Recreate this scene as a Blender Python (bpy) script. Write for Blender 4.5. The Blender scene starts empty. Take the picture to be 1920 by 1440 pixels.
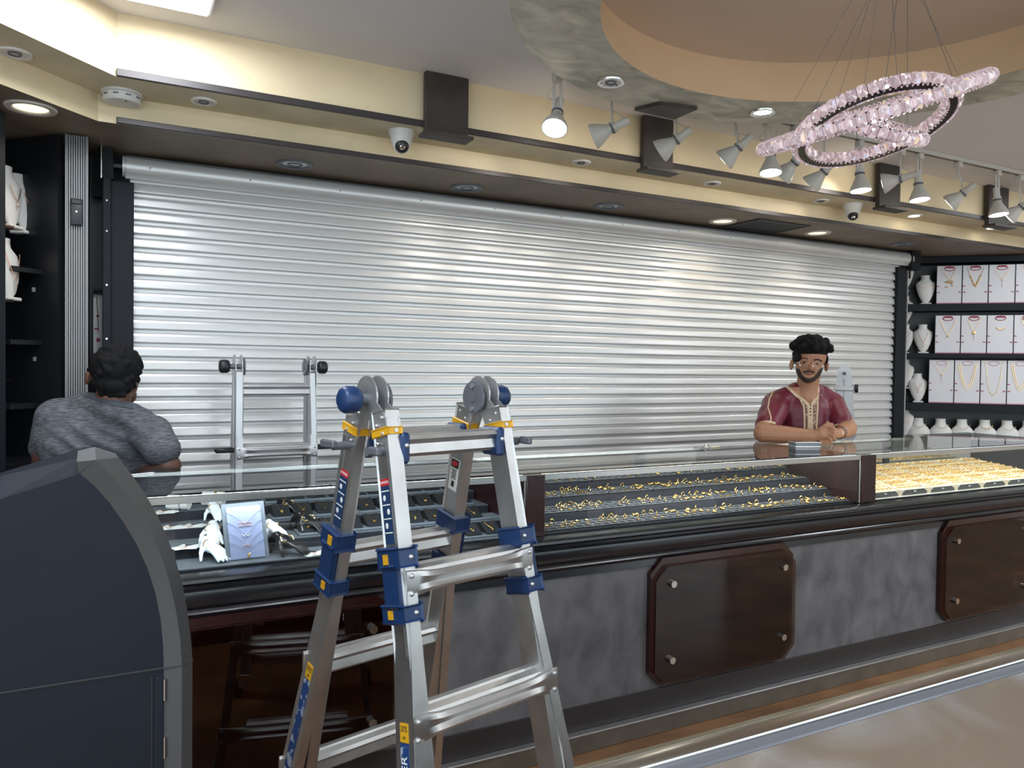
import bpy, bmesh, math, random
from mathutils import Vector, Matrix, noise

# ---------------------------------------------------------------- scene, camera, light
scene = bpy.context.scene
COL = scene.collection
random.seed(7)
PI = math.pi
V = Vector

def s2l(c):
    return tuple((x / 12.92 if x <= 0.04045 else ((x + 0.055) / 1.055) ** 2.4) for x in c)
def rgb(r, g, b):
    return s2l((r / 255, g / 255, b / 255))

F_PX = 1443.0
YAW, PITCH, ROLL = math.radians(27.597), math.radians(-1.2516), math.radians(0.7576)
EYE = V((0, 0, 1.305))
FWD = V((math.sin(YAW) * math.cos(PITCH), math.cos(YAW) * math.cos(PITCH), math.sin(PITCH)))
_r = V((math.cos(YAW), -math.sin(YAW), 0)); _u = _r.cross(FWD)
RIGHT = math.cos(ROLL) * _r + math.sin(ROLL) * _u
UP = -math.sin(ROLL) * _r + math.cos(ROLL) * _u
cam_data = bpy.data.cameras.new('camera'); cam = bpy.data.objects.new('camera', cam_data); COL.objects.link(cam)
cam_data.sensor_fit = 'HORIZONTAL'; cam_data.sensor_width = 36.0; cam_data.lens = 36.0 * F_PX / 1920.0
cam_data.clip_start = 0.02; cam_data.clip_end = 60
cam.matrix_world = Matrix(((RIGHT.x, UP.x, -FWD.x, EYE.x), (RIGHT.y, UP.y, -FWD.y, EYE.y), (RIGHT.z, UP.z, -FWD.z, EYE.z), (0, 0, 0, 1)))
scene.camera = cam

def ray(x, y): return FWD + RIGHT * ((x - 960) / F_PX) + UP * ((720 - y) / F_PX)
def atY(x, y, Y): d = ray(x, y); return EYE + d * (Y / d.y)
def atZ(x, y, Z): d = ray(x, y); return EYE + d * ((Z - EYE.z) / d.z)
def atD(x, y, D): return EYE + ray(x, y) * D
def atP(x, y, p0, n): d = ray(x, y); n = V(n); return EYE + d * ((V(p0) - EYE).dot(n) / d.dot(n))

world = bpy.data.worlds.new('world'); scene.world = world; world.use_nodes = True
world.node_tree.nodes['Background'].inputs[0].default_value = (0.80, 0.90, 1.0, 1)
world.node_tree.nodes['Background'].inputs[1].default_value = 2.4
scene.view_settings.view_transform = 'Standard'
scene.view_settings.look = 'None'
scene.view_settings.exposure = 0.25
scene.view_settings.gamma = 1.0
scene.view_settings.use_curve_mapping = False

def area_light(name, loc, size, sizey, power, color, direction=(0, 0, -1), spread=180):
    l = bpy.data.lights.new(name, 'AREA'); l.shape = 'RECTANGLE'; l.size = size; l.size_y = sizey
    l.energy = power; l.color = color; l.spread = math.radians(spread)
    o = bpy.data.objects.new(name, l); COL.objects.link(o); o.location = loc
    o.rotation_euler = V(direction).to_track_quat('-Z', 'Y').to_euler()
    return o
def spot_light(name, loc, direction, power, color, angle=40, blend=0.6, radius=0.035):
    l = bpy.data.lights.new(name, 'SPOT'); l.energy = power; l.color = color
    l.spot_size = math.radians(angle); l.spot_blend = blend; l.shadow_soft_size = radius
    o = bpy.data.objects.new(name, l); COL.objects.link(o); o.location = loc
    o.rotation_euler = V(direction).to_track_quat('-Z', 'Y').to_euler()
    return o
COOL = (0.80, 0.90, 1.0); NEUT = (1.0, 0.95, 0.88); WARM = (1.0, 0.84, 0.60)
# flat ceiling panels: the one by the left corner, the others unseen, added as fill
LED_PANELS = [(0.145, 2.55, 0.29, 0.56, 6), (5.75, 2.25, 0.29, 0.56, 6), (-0.55, 0.9, 0.6, 0.6, 22), (1.0, -0.9, 0.6, 0.6, 20), (3.9, -0.9, 0.6, 0.6, 22), (5.2, 0.9, 0.6, 0.6, 20)]
CEIL_Z = 2.505
for x, y, sx, sy, pw in LED_PANELS:
    area_light('panel_light', (x, y, CEIL_Z - 0.03), sx, sy, pw, COOL if x < 0.5 else (0.92, 0.96, 1.0))

# ---------------------------------------------------------------- helpers
ROOTM = {}
class MB:
    def __init__(self): self.bm = bmesh.new()
    def _xf(self, verts, M):
        for v in verts: v.co = M @ v.co
    def box(self, c, s, rot=None, bev=0.0, seg=1):
        r = bmesh.ops.create_cube(self.bm, size=1.0); vs = r['verts']
        M = Matrix.Translation(V(c)) @ (rot.to_4x4() if rot else Matrix()) @ Matrix.Diagonal((s[0], s[1], s[2], 1))
        self._xf(vs, M)
        if bev > 0:
            es = list({e for v in vs for e in v.link_edges})
            bmesh.ops.bevel(self.bm, geom=es, offset=bev, segments=seg, affect='EDGES', profile=0.5)
        return self
    def bx(self, x0, x1, y0, y1, z0, z1, bev=0.0, seg=1):
        return self.box(((x0 + x1) / 2, (y0 + y1) / 2, (z0 + z1) / 2), (abs(x1 - x0), abs(y1 - y0), abs(z1 - z0)), None, bev, seg)
    def bar(self, p0, p1, w, t, side=None, bev=0.0):
        p0, p1 = V(p0), V(p1); d = (p1 - p0); L = d.length; d.normalize()
        side = V(side) if side is not None else (V((0, 0, 1)).cross(d) if abs(d.z) < .95 else V((1, 0, 0)))
        side = (side - d * side.dot(d)).normalized(); n = d.cross(side)
        R = Matrix((side, n, d)).transposed()
        return self.box((p0 + p1) / 2, (w, t, L), R, bev)
    def cyl(self, p0, p1, r0, r1=None, n=16, caps=True):
        p0, p1 = V(p0), V(p1); r1 = r0 if r1 is None else r1
        d = p1 - p0; L = d.length
        q = d.to_track_quat('Z', 'Y').to_matrix().to_4x4()
        M = Matrix.Translation((p0 + p1) / 2) @ q
        bmesh.ops.create_cone(self.bm, cap_ends=caps, cap_tris=False, segments=n, radius1=max(r0, 1e-5), radius2=max(r1, 1e-5), depth=L, matrix=M)
        return self
    def ell(self, c, r, rot=None, u=16, v=12):
        if not hasattr(r, '__len__'): r = (r, r, r)
        M = Matrix.Translation(V(c)) @ (rot.to_4x4() if rot else Matrix()) @ Matrix.Diagonal((r[0], r[1], r[2], 1))
        bmesh.ops.create_uvsphere(self.bm, u_segments=u, v_segments=v, radius=1.0, matrix=M)
        return self
    def ico(self, c, r, sub=1):
        if not hasattr(r, '__len__'): r = (r, r, r)
        bmesh.ops.create_icosphere(self.bm, subdivisions=sub, radius=1.0, matrix=Matrix.Translation(V(c)) @ Matrix.Diagonal((r[0], r[1], r[2], 1)))
        return self
    def rc(self, p0, p1, r0, r1, n=14):          # tapered limb segment with round ends
        self.cyl(p0, p1, r0, r1, n); self.ell(p0, r0, None, n, 8); self.ell(p1, r1, None, n, 8); return self
    def chain(self, pts, rs, n=12):
        for i in range(len(pts) - 1): self.rc(pts[i], pts[i + 1], rs[i], rs[i + 1], n)
        return self
    def tube(self, pts, r, n=8, closed=False, caps=True, flat=1.0, up=None):
        pts = [V(p) for p in pts]; m = len(pts); rings = []
        ref = V(up) if up is not None else V((0, 0, 1))
        prev = None
        for i, p in enumerate(pts):
            a = pts[(i - 1) % m] if (closed or i > 0) else p
            b = pts[(i + 1) % m] if (closed or i < m - 1) else p
            t = (b - a).normalized() if (b - a).length > 1e-9 else V((0, 0, 1))
            if up is not None or prev is None:
                s = ref.cross(t)
                if s.length < 1e-4: s = V((1, 0, 0)).cross(t)
                s.normalize()
            else:
                s = (prev - t * prev.dot(t)).normalized()
            prev = s; k = t.cross(s)
            rr = r[i] if hasattr(r, '__len__') else r
            rings.append([self.bm.verts.new(p + s * (math.cos(2 * PI * j / n) * rr) + k * (math.sin(2 * PI * j / n) * rr * flat)) for j in range(n)])
        for i in range(m if closed else m - 1):
            A, B = rings[i], rings[(i + 1) % m]
            for j in range(n): self.bm.faces.new((A[j], A[(j + 1) % n], B[(j + 1) % n], B[j]))
        if caps and not closed:
            self.bm.faces.new(rings[0][::-1]); self.bm.faces.new(rings[-1])
        return self
    def lathe(self, prof, M=None, n=24, arc=2 * PI):
        M = M or Matrix(); rings = []; full = abs(arc - 2 * PI) < 1e-6
        cnt = n if full else n + 1
        for r, z in prof:
            if r < 1e-6: rings.append([self.bm.verts.new(M @ V((0, 0, z)))] * cnt)
            else: rings.append([self.bm.verts.new(M @ V((r * math.cos(arc * j / n), r * math.sin(arc * j / n), z))) for j in range(cnt)])
        for i in range(len(prof) - 1):
            A, B = rings[i], rings[i + 1]
            for j in range(n):
                k = (j + 1) % cnt
                q = []
                for v in (A[j], A[k], B[k], B[j]):
                    if v not in q: q.append(v)
                if len(q) >= 3:
                    try: self.bm.faces.new(q)
                    except ValueError: pass
        return self
    def prism(self, poly, o, u, v, depth):       # polygon in plane (o; u, v), extruded along u x v by depth
        o, u, v = V(o), V(u), V(v); w = u.cross(v).normalized()
        a = [self.bm.verts.new(o + u * p[0] + v * p[1]) for p in poly]
        b = [self.bm.verts.new(o + u * p[0] + v * p[1] + w * depth) for p in poly]
        n = len(poly)
        self.bm.faces.new(a[::-1]); self.bm.faces.new(b)
        for i in range(n): self.bm.faces.new((a[i], a[(i + 1) % n], b[(i + 1) % n], b[i]))
        return self
    def grid(self, rows, closed_u=False):        # list of rows of points -> quads
        R = [[self.bm.verts.new(V(p)) for p in row] for row in rows]
        for i in range(len(R) - 1):
            n = len(R[i])
            for j in range(n if closed_u else n - 1):
                self.bm.faces.new((R[i][j], R[i][(j + 1) % n], R[i + 1][(j + 1) % n], R[i + 1][j]))
        return self
    def poly(self, pts):
        self.bm.faces.new([self.bm.verts.new(V(p)) for p in pts]); return self
    def mesh(self, name, smooth=None, M=None):
        bm = self.bm
        if M is not None: bm.transform(M)
        bmesh.ops.recalc_face_normals(bm, faces=bm.faces[:])
        if smooth is not None:
            ang = math.radians(smooth)
            for f in bm.faces: f.smooth = True
            for e in bm.edges:
                e.smooth = len(e.link_faces) == 2 and e.calc_face_angle(PI) < ang
        me = bpy.data.meshes.new(name); bm.to_mesh(me); bm.free(); return me
    def build(self, name, mat, parent=None, smooth=40, local=False):
        M = None
        if parent is not None and not local and parent.name in ROOTM: M = ROOTM[parent.name].inverted()
        me = self.mesh(name, smooth, M)
        return link(name, me, mat, parent)

def link(name, me, mat, parent=None):
    o = bpy.data.objects.new(name, me); COL.objects.link(o)
    if mat is not None and not me.materials: me.materials.append(mat)
    if parent is not None:
        o.parent = parent
        if parent.name in ROOTM: ROOTM[o.name] = ROOTM[parent.name]
    return o
def tag(o, label=None, cat=None, group=None, kind=None):
    if label: o['label'] = label
    if cat: o['category'] = cat
    if group: o['group'] = group
    if kind: o['kind'] = kind
    return o
def thing(name, label, cat, loc=(0, 0, 0), rotz=0.0, group=None, kind=None):
    o = bpy.data.objects.new(name, None); COL.objects.link(o)
    o.empty_display_size = 0.05
    o.location = loc; o.rotation_euler = (0, 0, rotz)
    ROOTM[o.name] = Matrix.Translation(V(loc)) @ Matrix.Rotation(rotz, 4, 'Z')
    return tag(o, label, cat, group, kind)
def dup(root, loc, rot=(0, 0, 0), label=None, group=None):
    r = root.copy(); COL.objects.link(r); r.location = loc; r.rotation_euler = rot
    if label: r['label'] = label
    if group: r['group'] = group
    for ch in list(root.children):
        c = ch.copy(); COL.objects.link(c); c.parent = r
        for g in list(ch.children):
            d = g.copy(); COL.objects.link(d); d.parent = c
    return r
def struct(o): o['kind'] = 'structure'; return o
ORD = ['first', 'second', 'third', 'fourth', 'fifth', 'sixth', 'seventh', 'eighth', 'ninth', 'tenth', 'eleventh', 'twelfth', 'thirteenth', 'fourteenth']
NUM = ['one', 'two', 'three', 'four', 'five', 'six', 'seven', 'eight']

def remeshed(mb, name, voxel, smooth_iter=6, M=None):
    """union of overlapping closed shapes as one continuous skin"""
    me = mb.mesh(name + '_raw')
    o = bpy.data.objects.new(name + '_raw', me); COL.objects.link(o)
    m = o.modifiers.new('r', 'REMESH'); m.mode = 'VOXEL'; m.voxel_size = voxel; m.use_smooth_shade = True
    if smooth_iter:
        s = o.modifiers.new('s', 'SMOOTH'); s.factor = 0.5; s.iterations = smooth_iter
    dg = bpy.context.evaluated_depsgraph_get()
    out = bpy.data.meshes.new_from_object(o.evaluated_get(dg), depsgraph=dg)
    bpy.data.objects.remove(o); bpy.data.meshes.remove(me)
    out.name = name
    if M is not None: out.transform(M)
    for p in out.polygons: p.use_smooth = True
    return out

# ---------------------------------------------------------------- materials
MATS = {}
def mat(name, col, rough=0.5, metal=0.0, spec=0.5, noise_amt=0.0, noise_scale=8.0, col2=None, bump=0.0, bump_scale=40.0, emit=None, emit_s=0.0, coat=0.0, stretch=None, detail=4.0, sheen=0.0, alpha=1.0, ramp=(0.35, 0.65), distort=0.0):
    m = bpy.data.materials.new(name); m.use_nodes = True; nt = m.node_tree; b = nt.nodes['Principled BSDF']
    b.inputs['Base Color'].default_value = (*col, 1); b.inputs['Roughness'].default_value = rough
    b.inputs['Metallic'].default_value = metal; b.inputs['Specular IOR Level'].default_value = spec
    b.inputs['Coat Weight'].default_value = coat; b.inputs['Coat Roughness'].default_value = 0.08
    b.inputs['Sheen Weight'].default_value = sheen
    if emit: b.inputs['Emission Color'].default_value = (*emit, 1); b.inputs['Emission Strength'].default_value = emit_s
    if noise_amt > 0 or col2 or bump > 0:
        tc = nt.nodes.new('ShaderNodeTexCoord'); mp = nt.nodes.new('ShaderNodeMapping')
        nt.links.new(tc.outputs['Object'], mp.inputs['Vector'])
        if stretch: mp.inputs['Scale'].default_value = stretch
    if noise_amt > 0 or col2:
        n = nt.nodes.new('ShaderNodeTexNoise'); n.inputs['Scale'].default_value = noise_scale; n.inputs['Detail'].default_value = detail; n.inputs['Distortion'].default_value = distort
        nt.links.new(mp.outputs['Vector'], n.inputs['Vector'])
        r = nt.nodes.new('ShaderNodeValToRGB'); r.color_ramp.elements[0].position = ramp[0]; r.color_ramp.elements[1].position = ramp[1]
        c2 = col2 or tuple(min(1, c * (1 + noise_amt)) for c in col)
        c1 = col if col2 else tuple(c * (1 - noise_amt) for c in col)
        r.color_ramp.elements[0].color = (*c1, 1); r.color_ramp.elements[1].color = (*c2, 1)
        nt.links.new(n.outputs['Fac'], r.inputs['Fac']); nt.links.new(r.outputs['Color'], b.inputs['Base Color'])
    if bump > 0:
        n2 = nt.nodes.new('ShaderNodeTexNoise'); n2.inputs['Scale'].default_value = bump_scale; n2.inputs['Detail'].default_value = 5
        nt.links.new(mp.outputs['Vector'], n2.inputs['Vector'])
        bp = nt.nodes.new('ShaderNodeBump'); bp.inputs['Strength'].default_value = bump; bp.inputs['Distance'].default_value = 0.01
        nt.links.new(n2.outputs['Fac'], bp.inputs['Height']); nt.links.new(bp.outputs['Normal'], b.inputs['Normal'])
    MATS[name] = m; return m
def glass(name, tint=(1, 1, 1), ior=1.55, rough=0.0, diffuse_mix=0.0, diffuse_col=(0.6, 0.6, 0.6), diffuse_col2=None):
    m = bpy.data.materials.new(name); m.use_nodes = True; nt = m.node_tree; nt.nodes.clear()
    out = nt.nodes.new('ShaderNodeOutputMaterial'); mix = nt.nodes.new('ShaderNodeMixShader')
    fr = nt.nodes.new('ShaderNodeFresnel'); fr.inputs['IOR'].default_value = ior
    tr = nt.nodes.new('ShaderNodeBsdfTransparent'); tr.inputs['Color'].default_value = (*tint, 1)
    gl = nt.nodes.new('ShaderNodeBsdfGlossy'); gl.inputs['Roughness'].default_value = rough
    ge = nt.nodes.new('ShaderNodeNewGeometry'); iv = nt.nodes.new('ShaderNodeMath'); iv.operation = 'SUBTRACT'; iv.inputs[0].default_value = 1.0
    ml = nt.nodes.new('ShaderNodeMath'); ml.operation = 'MULTIPLY'
    nt.links.new(ge.outputs['Backfacing'], iv.inputs[1]); nt.links.new(fr.outputs[0], ml.inputs[0]); nt.links.new(iv.outputs[0], ml.inputs[1])
    nt.links.new(ml.outputs[0], mix.inputs[0])          # a thin sheet: the far side of the sheet adds no second reflection
    src = tr
    if diffuse_mix > 0:
        df = nt.nodes.new('ShaderNodeBsdfDiffuse'); df.inputs['Color'].default_value = (*diffuse_col, 1)
        if diffuse_col2:
            tc = nt.nodes.new('ShaderNodeTexCoord'); n = nt.nodes.new('ShaderNodeTexNoise'); n.inputs['Scale'].default_value = 4.5; n.inputs['Detail'].default_value = 6; n.inputs['Distortion'].default_value = 0.8
            r = nt.nodes.new('ShaderNodeValToRGB'); r.color_ramp.elements[0].position = 0.36; r.color_ramp.elements[1].position = 0.62
            r.color_ramp.elements[0].color = (*diffuse_col2, 1); r.color_ramp.elements[1].color = (*diffuse_col, 1)
            nt.links.new(tc.outputs['Object'], n.inputs['Vector']); nt.links.new(n.outputs['Fac'], r.inputs['Fac']); nt.links.new(r.outputs['Color'], df.inputs['Color'])
        mx = nt.nodes.new('ShaderNodeMixShader'); mx.inputs[0].default_value = diffuse_mix
        nt.links.new(tr.outputs[0], mx.inputs[1]); nt.links.new(df.outputs[0], mx.inputs[2]); src = mx
    nt.links.new(src.outputs[0], mix.inputs[1]); nt.links.new(gl.outputs[0], mix.inputs[2])
    nt.links.new(mix.outputs[0], out.inputs[0]); MATS[name] = m; return m
def emis(name, col, s):
    m = bpy.data.materials.new(name); m.use_nodes = True; nt = m.node_tree; nt.nodes.clear()
    out = nt.nodes.new('ShaderNodeOutputMaterial'); e = nt.nodes.new('ShaderNodeEmission')
    e.inputs[0].default_value = (*col, 1); e.inputs[1].default_value = s; nt.links.new(e.outputs[0], out.inputs[0])
    MATS[name] = m; return m

M_SHUT = mat('shutter_aluminium', (0.64, 0.64, 0.635), 0.33, 0.35, 0.5, bump=0.02, bump_scale=60)
M_DARK = mat('dark_frame_paint', (0.011, 0.013, 0.017), 0.55, spec=0.2)
M_DARKER = mat('black_cabinet', (0.005, 0.006, 0.009), 0.4, noise_amt=0.3, noise_scale=3)
M_CREAM = mat('cream_paint', rgb(221, 203, 168), 0.55, noise_amt=0.06, noise_scale=3)
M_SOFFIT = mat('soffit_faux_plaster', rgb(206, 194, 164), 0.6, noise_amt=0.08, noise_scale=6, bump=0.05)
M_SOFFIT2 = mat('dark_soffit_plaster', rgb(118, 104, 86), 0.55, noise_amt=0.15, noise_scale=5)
M_CEIL = mat('ceiling_paint', rgb(222, 219, 220), 0.7, noise_amt=0.02, noise_scale=2)
M_RING = mat('ring_plaster', rgb(158, 155, 138), 0.5, col2=rgb(208, 204, 186), noise_scale=6, detail=9, distort=1.2, bump=0.1, bump_scale=14, stretch=(1, 1.6, 1))
M_PEACH = mat('peach_paint', rgb(222, 190, 152), 0.6, noise_amt=0.04, noise_scale=3)
M_DOME = mat('dome_paint', rgb(206, 188, 170), 0.6)
M_TRIM = mat('bronze_trim', rgb(66, 60, 60), 0.4, 0.3)
M_BLOCK = mat('dark_wood_block', rgb(58, 51, 46), 0.55, noise_amt=0.25, noise_scale=7, bump=0.1)
M_WALL = mat('wall_paint', rgb(214, 208, 196), 0.6)
M_PLASTER = mat('grey_venetian_plaster', rgb(78, 78, 81), 0.5, col2=rgb(124, 123, 126), noise_scale=10, bump=0.5, bump_scale=13, detail=10, distort=0.7, ramp=(0.25, 0.8), stretch=(1, 1, 0.7))
M_MOLD = mat('black_lacquer', (0.012, 0.012, 0.015), 0.22, noise_amt=0.2, noise_scale=9, spec=0.6)
M_SKIRT = mat('dark_laminate', rgb(50, 46, 47), 0.45, noise_amt=0.1)
M_PLINTH = mat('brown_vinyl_plinth', rgb(98, 90, 80), 0.35, noise_amt=0.15, noise_scale=12)
M_MAHOG = mat('mahogany', rgb(36, 12, 12), 0.25, col2=rgb(50, 20, 17), noise_scale=14, stretch=(1, 1, 0.15), coat=0.5)
M_MAHOG2 = mat('dark_mahogany', rgb(40, 20, 22), 0.3, col2=rgb(56, 30, 31), noise_scale=20, stretch=(1, 1, 0.1))
M_STEEL = mat('brushed_steel', (0.62, 0.61, 0.59), 0.22, 1.0)
M_CHROME = mat('chrome', (0.8, 0.8, 0.8), 0.12, 1.0)
M_ALU = mat('ladder_aluminium', (0.58, 0.58, 0.575), 0.42, 1.0, noise_amt=0.08, noise_scale=14, bump=0.04, bump_scale=25)
M_ALUG = mat('dull_aluminium', (0.55, 0.55, 0.56), 0.42, 0.85, noise_amt=0.06, noise_scale=10)
M_PILLAR = mat('grey_fluted_aluminium', (0.30, 0.30, 0.30), 0.4, 0.5)
M_NAVY = mat('navy_plastic', rgb(22, 50, 92), 0.4)
M_YEL = mat('yellow_plastic', rgb(214, 160, 28), 0.4)
M_BLK = mat('black_plastic', (0.015, 0.016, 0.019), 0.4)
M_GPL = mat('grey_plastic', rgb(92, 95, 102), 0.4)
M_WHITE = mat('white_plastic', rgb(214, 212, 208), 0.4)
M_LAMPW = mat('white_lamp_enamel', rgb(196, 192, 184), 0.4)
M_GLASS = glass('clear_glass', (0.95, 0.97, 0.96))
M_TOPGLASS = glass('counter_glass', (0.90, 0.93, 0.92), 1.75)
M_TINT = glass('smoked_glass', (0.62, 0.50, 0.46), 1.65)
M_MIRROR = mat('mirror', (0.55, 0.57, 0.57), 0.03, 1.0)
M_GOLD = mat('gold', (0.95, 0.62, 0.20), 0.22, 1.0)
M_ROSE = mat('rose_gold', (0.75, 0.45, 0.33), 0.3, 1.0)
M_SILV = mat('silver', (0.8, 0.8, 0.82), 0.2, 1.0)
M_VELV = mat('black_velvet', (0.007, 0.008, 0.011), 0.9)
M_TRAY = mat('grey_tray', rgb(104, 110, 118), 0.5)
M_TIER = mat('grey_felt', rgb(88, 92, 98), 0.85, noise_amt=0.04)
M_TIERD = mat('navy_black_felt', rgb(24, 27, 36), 0.8)
M_LEATH = mat('white_leatherette', rgb(222, 219, 215), 0.55)
M_LEATHC = mat('cream_leatherette', rgb(226, 214, 190), 0.55)
M_BOARD = mat('white_display_board', rgb(222, 220, 224), 0.6)
M_BOARDB = mat('blue_grey_board', rgb(140, 148, 180), 0.6)
M_RED = mat('crimson', rgb(150, 28, 50), 0.5)
M_PINK = mat('pink_edge', rgb(206, 130, 146), 0.5)
M_ATM = mat('atm_navy_steel', rgb(21, 27, 36), 0.55, spec=0.25, noise_amt=0.05, bump=0.03, bump_scale=160)
M_ATMG = mat('atm_grey_plastic', rgb(64, 64, 65), 0.5, bump=0.03, bump_scale=140)
M_FLOOR = mat('metallic_epoxy_floor', rgb(96, 66, 46), 0.16, col2=rgb(166, 122, 84), noise_scale=2.2, detail=7, stretch=(1, 2, 1), ramp=(0.3, 0.75))
M_LENS = emis('lamp_lit', (1.0, 0.93, 0.80), 14)
M_LENSD = mat('lamp_lens', (0.7, 0.7, 0.68), 0.15)
M_LED = emis('led_panel', (0.82, 0.92, 1.0), 9)
M_LEDROW = emis('led_chip', (1, 1, 1), 30)
M_WARMLED = emis('downlight_lit', (1.0, 0.84, 0.50), 1.6)
M_PAPER = mat('paper', rgb(225, 225, 222), 0.6)
M_INK = mat('ink', (0.02, 0.02, 0.025), 0.6)
M_NAVYL = mat('label_navy', rgb(26, 52, 88), 0.5, noise_amt=0.1, noise_scale=60)
# ================================================================ the room
XL, XR, YF, YB = -1.9, 7.2, -3.2, 4.6
struct(tag(MB().bx(XL, XR, YF, YB, -0.06, 0).build('floor', M_FLOOR), 'brown marbled glossy epoxy floor in front of the counter', 'floor'))
RC = V((1.956, 1.45)); R_OUT, R_IN, R_TOP = 1.086, 0.822, 0.868; RING_Z, DOME_Z = 2.35, 2.518
def ceil_plate():
    angs = [2 * PI * k / 96 for k in range(96)]
    for cx, cy in ((XL, YF), (XR, YF), (XR, YB), (XL, YB)): angs.append(math.atan2(cy - RC.y, cx - RC.x) % (2 * PI))
    angs = sorted(set(angs)); inner, outer = [], []
    for a in angs:
        d = V((math.cos(a), math.sin(a))); ts = []
        if d.x > 1e-9: ts.append((XR - RC.x) / d.x)
        if d.x < -1e-9: ts.append((XL - RC.x) / d.x)
        if d.y > 1e-9: ts.append((YB - RC.y) / d.y)
        if d.y < -1e-9: ts.append((YF - RC.y) / d.y)
        t = min(ts); inner.append((RC.x + d.x * 0.96, RC.y + d.y * 0.96, CEIL_Z)); outer.append((RC.x + d.x * t, RC.y + d.y * t, CEIL_Z))
    return MB().grid([inner, outer], closed_u=True)
struct(tag(ceil_plate().build('ceiling', M_CEIL, smooth=None), 'flat pale grey main ceiling of the shop', 'ceiling'))
ringM = Matrix.Translation((RC.x, RC.y, 0))
ring = struct(tag(MB().lathe([(R_IN, RING_Z), (R_OUT, RING_Z), (R_OUT, CEIL_Z + 0.01)], ringM, 96).build('ceiling_ring', M_RING, smooth=30), 'round dropped ceiling ring of greenish grey plaster', 'ceiling'))
MB().lathe([(R_TOP, DOME_Z), (R_IN, RING_Z)], ringM, 96).build('ring_inner_face', M_PEACH, ring)
MB().lathe([(R_TOP + 0.02, DOME_Z), (0.0, DOME_Z + 0.05)], ringM, 96).build('dome_panel', M_DOME, ring)
struct(tag(MB().bx(XR, XR + 0.08, YF, YB, 0, CEIL_Z).build('wall_right', M_WALL), 'cream painted right wall of the shop', 'wall'))
wf = struct(tag(MB().bx(XL - 0.08, XR, YF - 0.08, YF, 0, 0.30).build('wall_front', M_WALL), 'shop front wall behind the viewer with windows added for fill light', 'wall'))
MB().bx(XL - 0.08, XR, YF - 0.08, YF, 2.35, CEIL_Z).build('lintel', M_WALL, wf)
for k in range(6): MB().bx(XL + k * 1.82 - 0.03, XL + k * 1.82 + 0.03, YF - 0.07, YF - 0.01, 0.30, 2.35).build('mullion', M_DARK, wf)
for k in range(5): MB().bx(XL + k * 1.82 + 0.03, XL + (k + 1) * 1.82 - 0.03, YF - 0.045, YF - 0.035, 0.30, 2.35).build('pane', M_GLASS, wf)  # unseen shop-front windows, added to let in soft daylight fill
wl = struct(tag(MB().bx(XL - 0.08, XL, YF, YB, 0, 0.30).build('wall_left', M_WALL), 'left wall behind the viewer with street windows added for fill light', 'wall'))
MB().bx(XL - 0.08, XL, YF, YB, 2.35, CEIL_Z).build('lintel', M_WALL, wl); MB().bx(XL - 0.08, XL, 1.0, YB, 0.30, 2.35).build('pier', M_WALL, wl)
for k in range(3): MB().bx(XL - 0.07, XL - 0.01, YF + k * 1.4 + 1.37, YF + k * 1.4 + 1.43, 0.30, 2.35).build('mullion', M_DARK, wl)
for k in range(3): MB().bx(XL - 0.045, XL - 0.035, YF + k * 1.4, YF + (k + 1) * 1.4 - 0.03, 0.30, 2.35).build('pane', M_GLASS, wl)  # unseen side windows, also added for the daylight fill
struct(tag(MB().bx(XL, XR, 4.30, 4.38, 0, CEIL_Z).build('wall_back', M_DARKER), 'black wall behind the shutter and cabinets', 'wall'))

# stepped bulkhead over the shutter: plan polylines with a 45 degree turn at the left corner
AZ, BZ = 2.285, 2.185                  # underside heights of the two steps
A_PL = [(-1.85, 1.13), (0.02, 3.0), (5.75, 3.0), (7.15, 1.6)]
B_PL = [(-1.85, 1.41), (-0.04, 3.22), (5.95, 3.22), (7.15, 2.02)]
def wall_strip(pl, z0, z1): return MB().grid([[(x, y, z0) for x, y in pl], [(x, y, z1) for x, y in pl]])
def flat_strip(p, q, z): return MB().grid([[(x, y, z) for x, y in p], [(x, y, z) for x, y in q]])
bulk = struct(tag(wall_strip(A_PL, AZ, CEIL_Z + 0.02).build('wall_bulkhead', M_CREAM, smooth=None), 'cream stepped bulkhead running above the shutter', 'wall'))
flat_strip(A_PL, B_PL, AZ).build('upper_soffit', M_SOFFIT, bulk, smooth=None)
wall_strip(B_PL, BZ, AZ).build('lower_face', M_CREAM, bulk, smooth=None)
BACK_PL = [(-1.85, 4.29), (-0.3, 4.29), (6.4, 4.29), (7.15, 4.29)]
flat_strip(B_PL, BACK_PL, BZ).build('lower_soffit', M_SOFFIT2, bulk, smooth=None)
struct(tag(MB().bx(0.018, 5.74, 2.985, 3.0, AZ, AZ + 0.026, 0.002).build('trim_1', M_TRIM), 'dark bronze strip along the upper edge of the cream bulkhead', 'trim'))
struct(tag(MB().bx(0.02, 5.94, 3.205, 3.22, BZ, BZ + 0.022, 0.002).build('trim_2', M_TRIM), 'dark bronze strip along the lower edge just above the shutter', 'trim'))
# dark header between the soffit and the shutter
struct(tag(MB().bx(-0.06, 5.25, 3.70, 3.74, 2.0, BZ).build('wall_header', M_DARK), 'black header board right above the shutter housing', 'wall'))
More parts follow.
